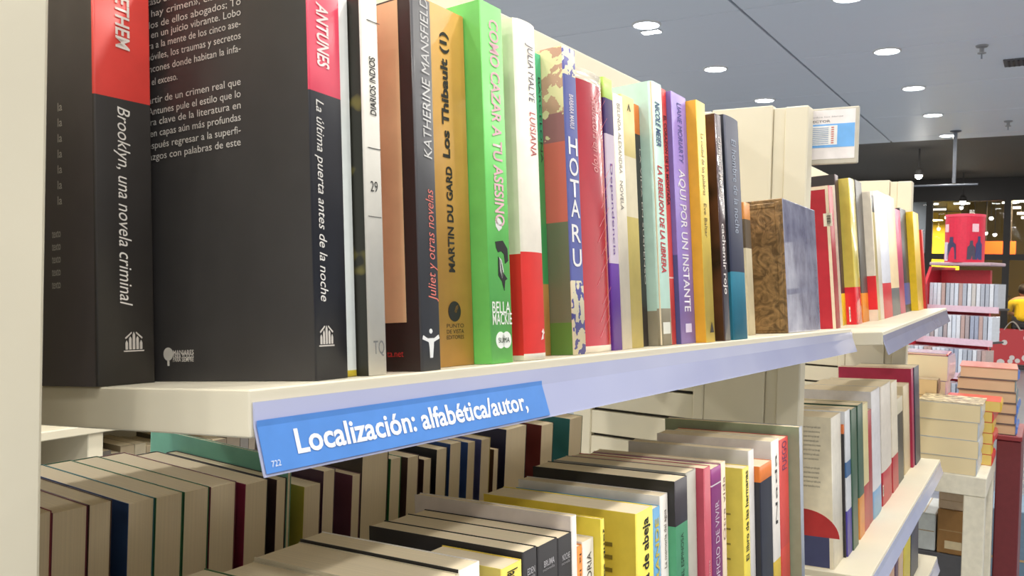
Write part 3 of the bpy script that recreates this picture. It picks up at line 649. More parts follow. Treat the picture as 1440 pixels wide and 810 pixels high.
for i, (a, c) in enumerate((((736, 777), (755, 768)), ((757, 768), (784, 756)), ((785, 757), (804, 748)))):
    B = T.add(a, c, blk2, nm[i], near=(40, 37, 38), rough=.6, d=.124)
    qq = loc(B, ((a[0] + c[0]) / 2 + 1, c[1] + 34)); text_on(('EDEN', 'BRUMA', 'NOCHE')[i], (B['w']*.25, 0, qq.z), (1, 0, 0), (0, 0, 1), B['w'] * .55, .004, mat((200, 196, 200)), B['root'], 'title', .01, lift=B['lift'])
    qq = loc(B, ((a[0] + c[0]) / 2 + 1, c[1] + 42)); text_on('novela', (B['w']*.2, 0, qq.z), (1, 0, 0), (0, 0, 1), B['w'] * .6, .002, mat((170, 166, 170)), B['root'], 'subtitle', lift=B['lift'])
T.add((800, 731), (811, 724), (226, 218, 214), 'tall white spine just past the three black spines', near=(206, 196, 190))
B = T.add((806, 769), (819, 766), (232, 138, 44), 'short orange spine below the yellow words, beside a tall white spine', d=.12)
spine_text(B, 'la isla', (813, 780), (815, 830), .4, (90, 40, 20), 'down')
B = T.add((820, 759), (835, 755), (232, 226, 216), 'short white spine with grey letters between orange and yellow', d=.13)
spine_text(B, 'VICTORIA', (832, 774), (833, 850), .4, (70, 66, 64), 'up')
B = T.add((834, 736), (850, 729), (236, 216, 76), 'yellow spine with black serif words beside the larger yellow book', near=(226, 204, 70), ys=.022)
spine_text(B, 'Sombres que?', (843, 746), (846, 880), .5, (40, 36, 24), 'up', bold=.025)
B = T.add((895, 722), (918, 711), (240, 222, 84), 'large yellow book with black words down its spine and a wide yellow cover', near=(214, 190, 74), nb=[], ys=.012)
spine_text(B, 'Mordedura de abeja', (906, 729), (912, 905), .36, (40, 36, 24), 'up', bold=.025)
for i in range(3): qq = loc(B, (856, 764 + i*18), 'near'); box('cover_mark', (-.0004, qq.y - .003, qq.z - .002), (-.0001, qq.y + .003, qq.z + .001), mat((120, 104, 44)), B['root'])
B = T.add((918, 713), (928, 711), (96, 160, 206), 'thin sky blue spine with yellow letters after the large yellow book', ys=.020)
spine_text(B, 'GRANDE', (921, 730), (923, 840), .5, (226, 206, 90), 'up', bold=.02)
B = T.add((929, 697), (939, 693), (234, 228, 222), 'white spine with fine lettering between sky blue and black', ys=.022)
spine_text(B, 'La memoria del agua', (932, 718), (934, 800), .35, (120, 100, 90), 'up')
B = T.add((943, 679), (966, 669), (52, 46, 56), 'black book with a green square on its spine in the front row', near=(40, 38, 38), bands=[(739, None, (86, 166, 122))], ys=.016, r=.0005)
spine_text(B, 'MIGUEL ESPINOSA', (955, 752), (957, 840), .22, (30, 60, 44), 'up', name='author_name')
T.add((967, 661), (981, 659), (176, 172, 162), 'pale grey rounded spine beside the black and green book', ys=.026, bulge=.002)
B = T.add((982, 658), (999, 655), (190, 76, 94), 'dusty rose spine beside the purple one in the front row', ys=.020)
spine_text(B, 'Una casa en llamas', (995, 790), (997, 880), .3, (220, 170, 176), 'up')
B = T.add((1000, 657), (1014, 653), (150, 56, 130), 'purple spine with white lettering between dusty rose and cream', ys=.020, bands=[(680, 682, (236, 226, 232))])
spine_text(B, 'EL OFICIO DE VIVIR', (1007, 705), (1009, 840), .38, (226, 206, 222), 'up')
B = T.add((1014, 650), (1020, 648), (232, 212, 186), 'very thin cream spine between purple and lemon yellow', ys=.022)
spine_text(B, 'Otra vida', (1017, 670), (1018, 760), .5, (150, 120, 110), 'up')
B = T.add((1045, 658), (1053, 655), (234, 214, 80), 'lemon yellow book with a wide cover and black title in the front row', near=(222, 204, 92), nb=[], ys=.016)
spine_text(B, 'El libro de las hermanas', (1049, 662), (1049, 790), .5, (60, 54, 30), 'up', bold=.02)
for i in range(4): qq = loc(B, (1022, 722 + i*21), 'near'); box('cover_mark', (-.0004, qq.y - .004, qq.z - .001), (-.0001, qq.y + .004, qq.z + .0006), mat((140, 124, 60)), B['root'])
T.add((1053, 634), (1060, 631), (212, 208, 206), 'thin speckled pale grey spine after the lemon yellow book', ys=.020)
B = T.add((1066, 650), (1085, 647), (44, 46, 62), 'navy spine with an orange top near the upright', near=(44, 44, 52), bands=[(None, 675, (222, 120, 44))], nb=[(None, 675, (222, 120, 44))], ys=.014)
B = T.add((1085, 618), (1095, 616), (234, 228, 222), 'white spine with a yellow foot beside the navy and orange one', bands=[(790, None, (236, 200, 70))], ys=.018)
spine_text(B, 'Nada', (1087, 640), (1088, 740), .3, (60, 60, 60), 'up')
B = T.add((1096, 616), (1108, 613), (212, 74, 70), 'coral red spine with faint blue marks beside the tall pale green one', ys=.018, near=(60, 40, 36), bands=[(770, None, (226, 78, 66))])
spine_text(B, 'FUEGO', (1102, 620), (1103, 660), .5, (110, 70, 120), 'up')
T.add((1124, 600), (1128, 599), (158, 164, 176), 'tall pale green book standing against the upright at the row end', near=(150, 160, 132), nb=[], ys=.006, d=.165, r=.0004)

# ---------------------------------------------------------------- lower shelf, second bay
G4 = 'books on the lower shelf of the second bay'
T2 = TopRow(LOWFAR, G4, ys=.03, d=.14)
T2.x1 = .010
B = T2.add((1169, 583), (1182, 580), (236, 230, 218), 'white book with small print, a red arc and a navy foot on its cover', near=(230, 220, 196), ys=.054)
qa = loc(B, (1130, 752), 'near'); qb = loc(B, (1167, 752), 'near')
box('navy_panel', (-.0004, qb.y + .001, .001), (-.0001, min(qa.y, .1395), qa.z), mat((58, 64, 104), .45), B['root'])
bm = bmesh.new(); yc = min(qa.y, .139) ; R_ = loc(B, (1131, 715), 'near').z - qa.z
prism(bm, [(-.0001, yc, qa.z)] + [(-.0001, yc - R_ * 1.3 * math.sin(a * PI / 24), qa.z + R_ * math.cos(a * PI / 24)) for a in range(13)], (-1, 0, 0), .0003); from_bm(bm, 'red_arc', mat((176, 40, 44), .45), B['root'])
for i in range(14):
    if i == 8: continue
    near_text(B, ('una historia que nadie quiso', 'contar hasta ahora mismo', 'porque todo lo que pasa aquí')[i % 3], (1130, 601 + i * 6.4), (1154 - (i % 4), 601 + i * 6.4), .0035, (120, 112, 100))
T2.add((1182, 598), (1187, 597), (48, 44, 46), 'thin black spine with an orange top after the white printed cover', bands=[(None, 612, (226, 120, 60))], ys=0.050)
T2.add((1187, 578), (1195, 575), (224, 226, 232), 'thin white spine with blue scrawl and a violet foot', bands=[(720, None, (84, 70, 170)), (650, 672, (70, 110, 160))], ys=0.048)
T2.add((1196, 574), (1204, 572), (62, 98, 76), 'dark green spine, nearer one of the two dark greens', near=(58, 88, 70), ys=0.046)
T2.add((1206, 568), (1213, 566), (60, 96, 78), 'dark green spine with an orange foot, farther of the two dark greens', bands=[(700, None, (230, 150, 60))], ys=0.048)
T2.add((1213, 567), (1220, 565), (226, 212, 158), 'cream yellow spine with a red foot after the two dark greens', bands=[(683, None, (190, 60, 60))], ys=0.049)
T2.add((1220, 576), (1225, 575), (176, 34, 48), 'thin crimson spine before the white and sky blue one', ys=0.050)
T2.add((1226, 548), (1238, 544), (226, 224, 230), 'white spine with a sky blue foot on the far lower shelf', bands=[(689, None, (130, 178, 222))], ys=0.048, bulge=.002)
B = T2.add((1239, 540), (1253, 536), (230, 222, 212), 'white spine with a red foot and a sticker beside the sky blue footed one', bands=[(661, None, (196, 36, 54))], ys=0.049, bulge=.002)
sticker(B, (1242, 690), 6, 'spine', .009, .022)
T2.add((1253, 537), (1261, 534), (236, 226, 206), 'cream spine with a crimson foot beside the dark one', bands=[(642, None, (190, 34, 50))], ys=0.049)
T2.add((1261, 558), (1269, 556), (50, 48, 44), 'dark spine with a cream top on the far lower shelf', bands=[(None, 581, (222, 214, 190))], ys=0.050)
T2.add((1270, 540), (1278, 538), (224, 206, 170), 'pale peach spine with a dark ribbon before the magenta cover', ys=0.052)
T2.add((1279, 519), (1284, 517), (178, 40, 92), 'tall magenta edged book whose cover top runs back over its neighbours', near=(170, 34, 74), nb=[], ys=.046, d=.17)
T2.add((1284, 516), (1292, 513), (56, 58, 78), 'tall dark navy spine last on the far lower shelf', ys=.0435)

# ---------------------------------------------------------------- bottom shelf glimpsed under the second bay
G5 = 'books on the bottom shelf of the second bay'
for px, pr, h, c, l in ((1160, 1172, .20, (226, 206, 60), 'yellow spine under the far lower shelf, nearest the viewer'), (1205, 1222, .21, (228, 214, 90), 'straw yellow spine under the far lower shelf'), (1238, 1250, .215, (226, 206, 60), 'bright yellow spine under the far lower shelf beside a peach one'), (1251, 1258, .21, (216, 170, 140), 'peach spine under the far lower shelf'),
                      (1259, 1263, .21, (90, 50, 90), 'thin plum spine under the far lower shelf'), (1264, 1270, .205, (224, 190, 160), 'pale spine under the far lower shelf beside a bright yellow one'), (1271, 1280, .215, (232, 212, 50), 'bright yellow spine under the far lower shelf beside a navy one'), (1281, 1291, .22, (62, 66, 90), 'navy spine last under the far lower shelf')):
    xa = BASEFAR.hit((px, 805), 1, .03).x; xb = BASEFAR.hit((pr, 805), 1, .03).x
    if xa < .0: xa, xb = max(xa, .01), max(xb, .035)
    book(BASEFAR, xa, xb - .0006, .03, h, .15, c, l, group=G5)

# ---------------------------------------------------------------- lower shelf of the other side: books whose page edges face here
G6 = 'rear row of books with their page edges towards the viewer'
YF = .535
prev = [9]
def rear(L, R, yt, cover, label, near=None, d=.145, off=0.0, **k):
    Y = YF + off
    a = hit_y(L, yt, Y); b2 = hit_y(R, yt, Y)
    # the row stands on the other side's shelf, whose axes run the opposite way
    xb = 1.36 - a.x; xa = 1.36 - b2.x
    xb = min(xb, prev[0] - .0004); 
    if xb - xa < .004: xa = xb - .004
    prev[0] = xa
    zl = a.z - REAR.P0.z
    bk = (REAR.P0.y - Y)                       # page edges at Y, spine at Y + d
    book(REAR, xa, xb, -(Y + d - REAR.P0.y) + .0, zl, d, cover, label, near=cover, far=near or cover, group=G6, z0=.004, **k)
for a in ((40, 66, 722, (150, 60, 70), 'block of cream pages at the foot of the near upright, first of the rear row'),
          (67, 117, 720, (120, 50, 70), 'cream page block with a plum edge, lowest beside the near upright'),
          (119, 151, 709, (92, 66, 60), 'cream page block between the plum edged one and the blue cover'),
          (174, 211, 707, (50, 120, 130), 'cream page block with a blue cover facing the near upright', (56, 84, 136)),
          (213, 251, 699, (60, 120, 86), 'cream page block with a green edge, first after the blue cover'),
          (253, 288, 691, (56, 110, 74), 'cream page block with a green edge, second after the blue cover'),
          (290, 326, 684, (120, 60, 70), 'cream page block with a maroon edge, last of the tall block by the near upright'),
          (339, 371, 680, (44, 42, 44), 'cream page block with a dark far edge and a magenta near cover', (150, 50, 80)),
          (383, 397, 674, (70, 50, 50), 'narrow page block after the black gap under the shelf label'),
          (399, 402, 645, (120, 168, 146), 'tall thin teal green book rising over its neighbours under the shelf label', (110, 170, 146), .185),
          (422, 446, 684, (90, 60, 60), 'page block with a dull yellow cover turned to the viewer', (190, 172, 70)),
          (449, 466, 662, (80, 50, 70), 'page block with a plum cover just right of the yellow covered one'),
          (490, 502, 668, (120, 80, 90), 'narrow page block with a dull maroon near cover', (108, 62, 74)),
          (504, 541, 641, (70, 60, 50), 'wide page block before the green edged pair'),
          (544, 559, 645, (60, 130, 80), 'page block with a green cap edge under the label lettering', (60, 130, 80)),
          (568, 584, 643, (90, 60, 60), 'page block right of the bright green edge'),
          (591, 602, 646, (60, 44, 40), 'narrow page block with a dark brown near cover', (70, 50, 46)),
          (609, 624, 632, (40, 40, 40), 'page block with a black edge under the end of the lettering'),
          (628, 644, 624, (50, 80, 140), 'page block beside a blue cover in the rear row'),
          (653, 664, 622, (90, 90, 140), 'page block with a blue near cover in the rear row', (70, 100, 160)),
          (672, 685, 618, (200, 180, 110), 'page block with a slate blue near cover and yellow edge', (96, 100, 150)),
          (690, 697, 632, (90, 60, 50), 'small low page block in the rear row'),
          (707, 736, 604, (40, 40, 50), 'wide page block with a navy near cover', (46, 46, 74)),
          (757, 774, 598, (60, 60, 60), 'page block with a dark red near cover near the row end', (130, 56, 50)),
          (797, 815, 589, (120, 140, 120), 'page block with a teal and orange near cover at the row end', (70, 140, 140))):
    rear(*a)
M_ = REAR.hit((262, 617), 1, -.04)
tl = 1.36 - hit_y(262, 620, .72).x; tz = hit_y(300, 609, .72).z - REAR.P0.z
book(REAR, .18, tl - .30 if tl - .30 > .2 else .21, -.06, .2, .12, (120, 110, 100), 'dull brown book lying past the end of the rear row', group=G6, z0=.004) if False else None

# ---------------------------------------------------------------- hanging price sign at the end of the first bay
sg = empty('shelf_sign', V(1.3945, .385, .182), 'white information sign with a blue panel clipped on top of the upright', 'sign')
box('frame', (-.003, -.122, 0), (.003, .012, .088), mat((196, 190, 176), .4), sg, bevel=.0015)
box('sheet', (-.0038, -.117, .008), (-.0031, .008, .0845), mat((236, 230, 230), .5), sg)
box('blue_panel', (-.0043, -.1165, .026), (-.0039, .0, .0625), mat((112, 176, 238), .5), sg)
box('table_inset', (-.0048, -.091, .030), (-.0044, -.004, .060), mat((236, 236, 236), .5), sg)
bm = bmesh.new()
for i in range(9): add_box(bm, (-.0052, -.078, .032 + i * .003), (-.0049, -.008 - (i % 3) * .006, .0331 + i * .003))
from_bm(bm, 'table_lines', mat((150, 170, 200), .6), sg)
bm = bmesh.new()
for i in range(8): add_box(bm, (-.0052, -.086, .032 + i * .0034), (-.0049, -.082, .0338 + i * .0034))
from_bm(bm, 'table_figures', mat((200, 120, 110), .6), sg)
text_on('MES  LECTOR', (-.0042, -.030, .0672), (0, -1, 0), (0, 0, 1), .05, .0035, mat((80, 80, 84)), sg, 'heading', .01)
text_on('gran oferta en todos los libros', (-.0042, -.004, .074), (0, -1, 0), (0, 0, 1), .095, .0022, mat((150, 150, 154)), sg, 'small_heading')
bm = bmesh.new(); prism(bm, [(-.0039, -.044, .0135), (-.0039, -.0535, .0165), (-.0039, -.044, .0200)], (-1, 0, 0), .0004); from_bm(bm, 'logo', mat((110, 140, 130), .5), sg)
box('clip', (-.0035, -.002, -.02), (.003, .012, -.0005), cream, sg)

# ---------------------------------------------------------------- bookcase seen through the gap behind
RX = 0.95
rb = empty('bookcase', V(.6, 1.8, FZ), 'second cream bookcase seen through the gap behind the rear row', 'bookcase'); RI = rb.matrix_world.inverted()
for x in (.50, 1.085, 2.1): box('upright', V(x, 1.79, FZ), V(x + .036, 2.1, .25), cream, rb, RI, bevel=.002)
for z in (-.72, -.36, .02): box('shelf', V(.54, 1.78, z - .02), V(2.1, 2.1, z), cream, rb, RI, bevel=.002)
box('back_panel', V(.54, 2.1, FZ), V(2.1, 2.12, .25), cream2, rb, RI)
rx = random.Random(5); SH = Frame(V(1.13, 1.80, -.719), V(2.1, 1.80, -.719), 0); x = .0; k = 0
ordw = ['first', 'second', 'third', 'fourth', 'fifth', 'sixth', 'seventh', 'eighth', 'ninth', 'tenth', 'eleventh', 'twelfth', 'thirteenth', 'fourteenth', 'fifteenth']
while k < 14:
    wd = rx.uniform(.022, .045); hh = rx.uniform(.262, .292)
    book(SH, x, x + wd - .001, .03, hh, .15, rx.choice([(150, 136, 112), (120, 108, 92), (70, 64, 60), (160, 150, 128), (96, 90, 84)]), 'drab book %s from the cream post on the bookcase behind the gap' % ordw[k], group='books on the bookcase behind'); x += wd; k += 1
SH2 = Frame(V(.545, 1.80, -.719), V(1.08, 1.80, -.719), 0); x = .12
for k in range(4):
    wd = (.10, .06, .07, .05)[k]
    book(SH2, x, x + wd - .001, .03, .30 - .02 * k, .15, ((176, 172, 162), (150, 146, 138), (182, 178, 168), (120, 116, 110))[k], 'grey volume %s before the cream post on the bookcase behind the gap' % ordw[k], group='grey volumes on the bookcase behind'); x += wd

# ---------------------------------------------------------------- white display table with stacked books beyond the bookcase
tb = empty('display_table', V(2.72, .22, FZ), 'white square display table carrying stacks of books beyond the shelves', 'table'); TI = tb.matrix_world.inverted()
TZ = -.507
white = mat((232, 226, 208), .4)
box('table_top', V(2.55, .137, TZ - .052), V(2.95, .537, TZ), white, tb, TI, bevel=.002)
for x, y in ((2.552, .139), (2.898, .139), (2.552, .485), (2.898, .485)): box('leg', V(x, y, FZ), V(x + .05, y + .05, TZ - .052), white, tb, TI, bevel=.002)
ped = empty('plinth', V(3.1, .1, FZ), 'dark red plinth beside the white display table under the tallest stack', 'plinth'); PI_ = ped.matrix_world.inverted()
box('body', V(2.965, .072, FZ), V(3.25, .1365, -.467), mat((112, 40, 46), .45), ped, PI_, bevel=.003)
box('top_plate', V(2.96, .070, -.4665), V(3.255, .262, -.4515), mat((140, 50, 56), .4), ped, PI_, bevel=.002)

def flat_book(x, y, z, wx, wy, th, yaw, cover, label, group, pages=(236, 216, 178), top=None, spine=None, hard=False, sticker_c=None):
    """A book lying flat: page edges towards -X, spine along -Y."""
    M = Matrix.Translation(V(x, y, z)) @ Matrix.Rotation(yaw, 4, 'Z')
    r = empty('book', M, label, 'book', group)
    t = .0022 if hard else .0007; sp = mat(spine or cover, .35, coat=.3)
    bm = bmesh.new()
    add_box(bm, (0, 0, 0), (wx, wy, t), .0003); add_box(bm, (0, .0005, th - t), (wx, wy, th), .0003, 1)
    prof = [(0.0, t), (-.003, th * .3), (-.003, th * .7), (0, th - t), (.0009, th - t), (.0009, t)]
    a = [bm.verts.new((0, y_, z_)) for y_, z_ in prof]; c = [bm.verts.new((wx, y_, z_)) for y_, z_ in prof]
    fs = [bm.faces.new(a[::-1]), bm.faces.new(c)]
    for i in range(6): j = (i + 1) % 6; fs.append(bm.faces.new((a[i], a[j], c[j], c[i])))
    for f in fs: f.material_index = 2
    from_bm(bm, 'cover', [mat(cover, .4), mat(top or cover, .3, coat=.4), sp], r)
    e = .003 if hard else .0006
    box('pages', (e, .0012, t + .0001), (wx - e, wy - e, th - t - .0001), page_mat(pages), r)
    if sticker_c: box('spine_label', (.002, -.0038, th * .15), (.03, -.0030, th * .85), mat(sticker_c, .4), r)
    return r
GS = 'thick cream pocket books stacked at the table front'
z = TZ; hts = [.045, .047, .048, .046]
for i, th in enumerate(hts):
    flat_book(2.556, .158 + (.004, 0, .003, -.002)[i], z + .0002, .16, .150, th, (.0, .02, -.01, .015)[i], (206, 210, 214), 'thick cream paged book, %s of the front stack on the white table' % ('lowest', 'second from below', 'second from the top', 'topmost')[i], GS, (240, 222, 180), spine=(198, 206, 216)); z += th + .0005
zt_ = z
r = empty('magazine', V(2.556, .152, zt_ + .0003), 'mottled brochure lying on the front stack of cream books', 'brochure')
mott = bpy.data.materials.new('mottled_print'); mott.use_nodes = True
nt = mott.node_tree; b = nt.nodes['Principled BSDF']; tc = nt.nodes.new('ShaderNodeTexCoord'); nz = nt.nodes.new('ShaderNodeTexNoise'); nz.inputs['Scale'].default_value = 60; nt.links.new(tc.outputs['Object'], nz.inputs['Vector'])
rp = nt.nodes.new('ShaderNodeValToRGB'); rp.color_ramp.elements[0].color = lin((110, 96, 70)); rp.color_ramp.elements[1].color = lin((220, 206, 170)); rp.color_ramp.elements[0].position = .4; rp.color_ramp.elements[1].position = .6
nt.links.new(nz.outputs['Fac'], rp.inputs['Fac']); nt.links.new(rp.outputs['Color'], b.inputs['Base Color']); b.inputs['Roughness'].default_value = .3
box('print', (0, 0, .0022), (.16, .155, .003), mott, r); box('leaves', (.0005, .0005, 0), (.1595, .1545, .0022), page_mat(), r)
# scarlet books stacked just behind
z = TZ
for i in range(6):
    th = .0298
    flat_book(2.735, .136 + (.0, .002, -.001, .001, .002, -.017)[i], z + .0002, .135, .138, th, (.0, .03, -.02, .01, -.03, .02)[i], (226, 60, 54), 'scarlet covered book, %s of the red stack behind the cream books' % ('lowest', 'second from below', 'third from below', 'third from the top', 'second from the top', 'topmost')[i], 'scarlet books stacked behind the cream ones', (236, 206, 120), spine=(232, 190, 60) if i % 2 else (226, 60, 54)); z += th + .0005
# two big volumes at the back
z = TZ
for i, th in enumerate((.07, .073, .075, .074)):
    flat_book(2.80, .264 + (.0, .003, 0, -.004)[i], z + .0002, .148, .165, th, (.0, -.01, .02, -.03)[i], (120, 96, 130), 'big thick volume, %s of the tall back stack' % ('lowest', 'second from below', 'second from the top', 'topmost, with a violet and red cover')[i], 'big volumes stacked at the table back', (238, 222, 186), top=(112, 96, 140), spine=(214, 196, 210)); z += th + .0005
zb_ = z
flat_book(2.803, .264, z + .0002, .145, .16, .006, .03, (214, 70, 66), 'thin red and violet volume crowning the tall back stack', None, (236, 206, 190), top=(120, 84, 120), spine=(226, 96, 96))
# a small brown book
z = TZ
for i in range(5): flat_book(2.72, .278, z + .0002, .068, .08, .0455, (.02, .0, .03, .01, .02)[i], (110, 84, 66), 'small brown edged book, %s of the low stack by the table corner' % ('lowest', 'second from below', 'middle', 'second from the top', 'topmost')[i], 'small books stacked at the table corner', (226, 196, 150), top=(160, 140, 116)); z += .046
# hardbacks on the plinth
z = -.4513
for i in range(6):
    th = (.031, .030, .032, .032, .036, .036)[i]
    flat_book(2.97 + .003 * i, .088 + (.0, .003, .0, .002, .006, -.001)[i], z + .0002, .20, .157, th, (.0, .01, -.01, .02, .03, .05)[i], (96, 78, 70), 'pink edged hardback, %s of the stack on the red plinth' % ('lowest', 'second from below', 'third from below', 'third from the top', 'second from the top', 'topmost, with a salmon cover')[i], 'hardbacks stacked on the red plinth', (224, 190, 156), top=(206, 130, 116) if i == 5 else (120, 96, 88), spine=(92, 130, 210) if i not in (3, 4) else (120, 140, 150), hard=True, sticker_c=(96, 140, 226) if i not in (3, 4) else None); z += th + .0005
# things under the table
def carton(x, y, z, sx, sy, sz, c, label, lab_c=None):
    r = empty('carton', V(x, y, z), label, 'box')
    bm = bmesh.new(); add_box(bm, (0, 0, 0), (sx, sy, sz), .003); from_bm(bm, 'carton_body', mat(c, .7), r)
    bm = bmesh.new(); add_box(bm, (-.0008, .004, sz * .52), (sx, sy - .004, sz * .54)); add_box(bm, (.004, sy * .48, sz), (sx - .004, sy * .52, sz + .0008)); from_bm(bm, 'tape', mat((170, 140, 96), .4), r)
    if lab_c: box('carton_label', (-.0015, sy * .2, sz * .12), (-.0009, sy * .75, sz * .3), mat(lab_c, .6), r)
    return r
carton(2.86, .195, FZ, .26, .16, .388, (86, 86, 92), 'grey carton on the floor under the white table')
carton(2.862, .196, FZ + .3895, .24, .083, .132, (150, 110, 62), 'brown cardboard carton with a label under the white table', (214, 196, 160))
carton(2.864, .198, FZ + .523, .22, .08, .05, (190, 166, 140), 'pale flattened carton on the brown one under the white table')
carton(2.864, .284, FZ + .3895, .22, .066, .112, (206, 212, 214), 'small white carton beside the brown one under the white table')
carton(3.6, .02, FZ, .3, .25, .38, (96, 120, 140), 'blue grey crate on the floor behind the red plinth')

# ---------------------------------------------------------------- disc rack with tiers of plastic cases
cx0 = 6.3
rk = empty('disc_rack', V(cx0, .5, FZ), 'stepped red disc rack filled with clear plastic cases', 'display rack'); KI = rk.matrix_world.inverted()
redm = mat((196, 40, 54), .4); stripm = mat((206, 178, 194), .4)
tiers = [(6.62, -.16, .10), (6.46, -.375, -.155), (6.30, -.59, -.37), (6.14, -.80, -.585), (5.98, -1.02, -.80)]
def ty(i): return (.80, .335 - .028 * i)
for i, (x, za, zb2) in enumerate(tiers):
    ya_, yb2 = ty(i)
    box('tier', V(x - .02, yb2, za - .012), V(x + .16, ya_, za), mat((70, 64, 66), .6), rk, KI)
    box('price_strip', V(x - .028, yb2, za - .03), V(x - .021, ya_, za + .012), stripm, rk, KI)
for ya_, yb2 in ((.805, .825), ):
    bm = bmesh.new(); prism(bm, [V(5.96, ya_, FZ), V(7.05, ya_, FZ), V(7.05, ya_, .12), V(6.66, ya_, .12), V(5.96, ya_, -.9)], (0, 1, 0), .02); from_bm(bm, 'end_panel', redm, rk, KI)
box('rack_back', V(6.80, .47, FZ), V(6.83, .80, .10), redm, rk, KI)
box('rack_cap', V(6.60, .395, .128), V(6.86, .80, .15), mat((176, 150, 160), .4), rk, KI, bevel=.004)
case_cols = [(190, 194, 206), (164, 170, 184), (176, 150, 146), (206, 210, 220), (150, 158, 180), (190, 186, 184), (160, 148, 152), (200, 208, 222)]
cdm = bmesh.new(); add_box(cdm, (0, 0, 0), (.13, .024, .165), .001); cd_me = bpy.data.meshes.new('disc_case'); cdm.to_mesh(cd_me); cdm.free()
rr = random.Random(11)
place = ('top', 'second', 'third', 'fourth', 'lowest')
for i, (x, za, zb2) in enumerate(tiers):
    ya_, yb2 = ty(i); y = ya_ - .024; n_ = 0
    while y > yb2 + .006:
        c = rr.choice(case_cols); me = cd_me.copy(); me.materials.append(mat(c, .18, coat=.8))
        o = bpy.data.objects.new('disc_case', me); COL.objects.link(o); o.location = V(x - .012 + rr.uniform(0, .012), y, za + .0005); o.rotation_euler = (rr.uniform(-.006, .006), 0, 0)
        tag(o, 'clear plastic disc case on the %s tier of the red rack' % place[i], 'disc case', 'disc cases on the %s tier' % place[i]); y -= .0285; n_ += 1
turn = Matrix.Translation(V(6.5, .55, 0)) @ Matrix.Rotation(-.30, 4, 'Z') @ Matrix.Translation(-V(6.5, .55, 0))
for o in [rk] + [o for o in COL.objects if o.name.startswith('disc_case')]:
    o.matrix_world = turn @ (Matrix.Translation(o.location) @ o.rotation_euler.to_matrix().to_4x4())
# red promotional drum on the rack
dr = empty('display_drum', V(6.73, .548, .150), 'red promotional drum with dark figures and white lettering on the disc rack', 'promotional display')
bm = bmesh.new(); add_lathe(bm, [(.125, 0), (.125, .33)], seg=40); from_bm(bm, 'drum_body', mat((206, 34, 66), .35), dr, smooth=False)
bm = bmesh.new(); add_lathe(bm, [(.127, .315), (.1275, .333), (.10, .336)], seg=40); from_bm(bm, 'top_rim', mat((226, 70, 96), .35), dr)
def on_drum(pts, name, c, r=.1262):
    bm = bmesh.new(); N = []
    for a, z in pts: N.append((r * math.cos(PI + a), r * math.sin(PI + a), z))
    ctr = Vector((math.cos(PI + sum(a for a, z in pts) / len(pts)), math.sin(PI + sum(a for a, z in pts) / len(pts)), 0))
    prism(bm, N, ctr, .0015); return from_bm(bm, name, mat(c, .4), dr)
def figure(a0, wd, h0, c, nm):
    on_drum([(a0 - wd, .02), (a0 - wd * .9, h0 * .7), (a0 - wd * .4, h0 * .8), (a0 - wd * .35, h0), (a0 + wd * .35, h0), (a0 + wd * .4, h0 * .8), (a0 + wd * .9, h0 * .7), (a0 + wd, .02)], nm, c)
figure(-.62, .30, .175, (60, 56, 90), 'printed_figure'); figure(.42, .22, .15, (70, 66, 84), 'printed_figure'); figure(.85, .22, .18, (54, 62, 110), 'printed_figure')
on_drum([(-1.2, .01), (-1.2, .14), (-.85, .14), (-.85, .01)], 'printed_panel', (206, 190, 210))
for a in (-1.0, .62): on_drum([(a - .18, .21), (a - .18, .265), (a + .18, .265), (a + .18, .21)], 'white_block', (230, 190, 200))

# ---------------------------------------------------------------- things on the ceiling
chrome = mat((120, 124, 132), .35, metal=.8)
def sprinkler(p, label):
    q = hit_z(p[0], p[1], CEIL); r = empty('sprinkler', q, label, 'sprinkler', 'ceiling sprinklers')
    bm = bmesh.new(); add_lathe(bm, [(.045, 0), (.04, -.012), (.016, -.018), (.016, -.05), (.03, -.054), (.03, -.06), (.008, -.064)], seg=16); from_bm(bm, 'sprinkler_head', mat((150, 150, 152), .4), r)
    bm = bmesh.new(); add_cyl(bm, (0, 0, -.06), (0, 0, -.10), .006); from_bm(bm, 'deflector_pin', chrome, r)
sprinkler((1381, 64), 'grey ceiling sprinkler nearest the viewer on the pale ceiling')
sprinkler((1418, 170), 'small ceiling sprinkler farther off near the dark ceiling')
q = hit_z(1436, 86, CEIL); vt = empty('ceiling_vent', q, 'small dark square vent in the pale ceiling by the frame edge', 'vent')
box('vent_frame', (-.12, -.12, -.012), (.12, .12, -.0005), mat((90, 92, 96), .5), vt); bm = bmesh.new()
for i in range(6): add_box(bm, (-.10, -.095 + i*.034, -.018), (.10, -.08 + i*.034, -.0125))
from_bm(bm, 'louvres', mat((50, 50, 54), .5), vt)
glow2 = bpy.data.materials.new('bulb_glow'); glow2.use_nodes = True
g_ = glow2.node_tree.nodes['Principled BSDF']; g_.inputs['Emission Color'].default_value = (1, .97, .9, 1); g_.inputs['Emission Strength'].default_value = 30
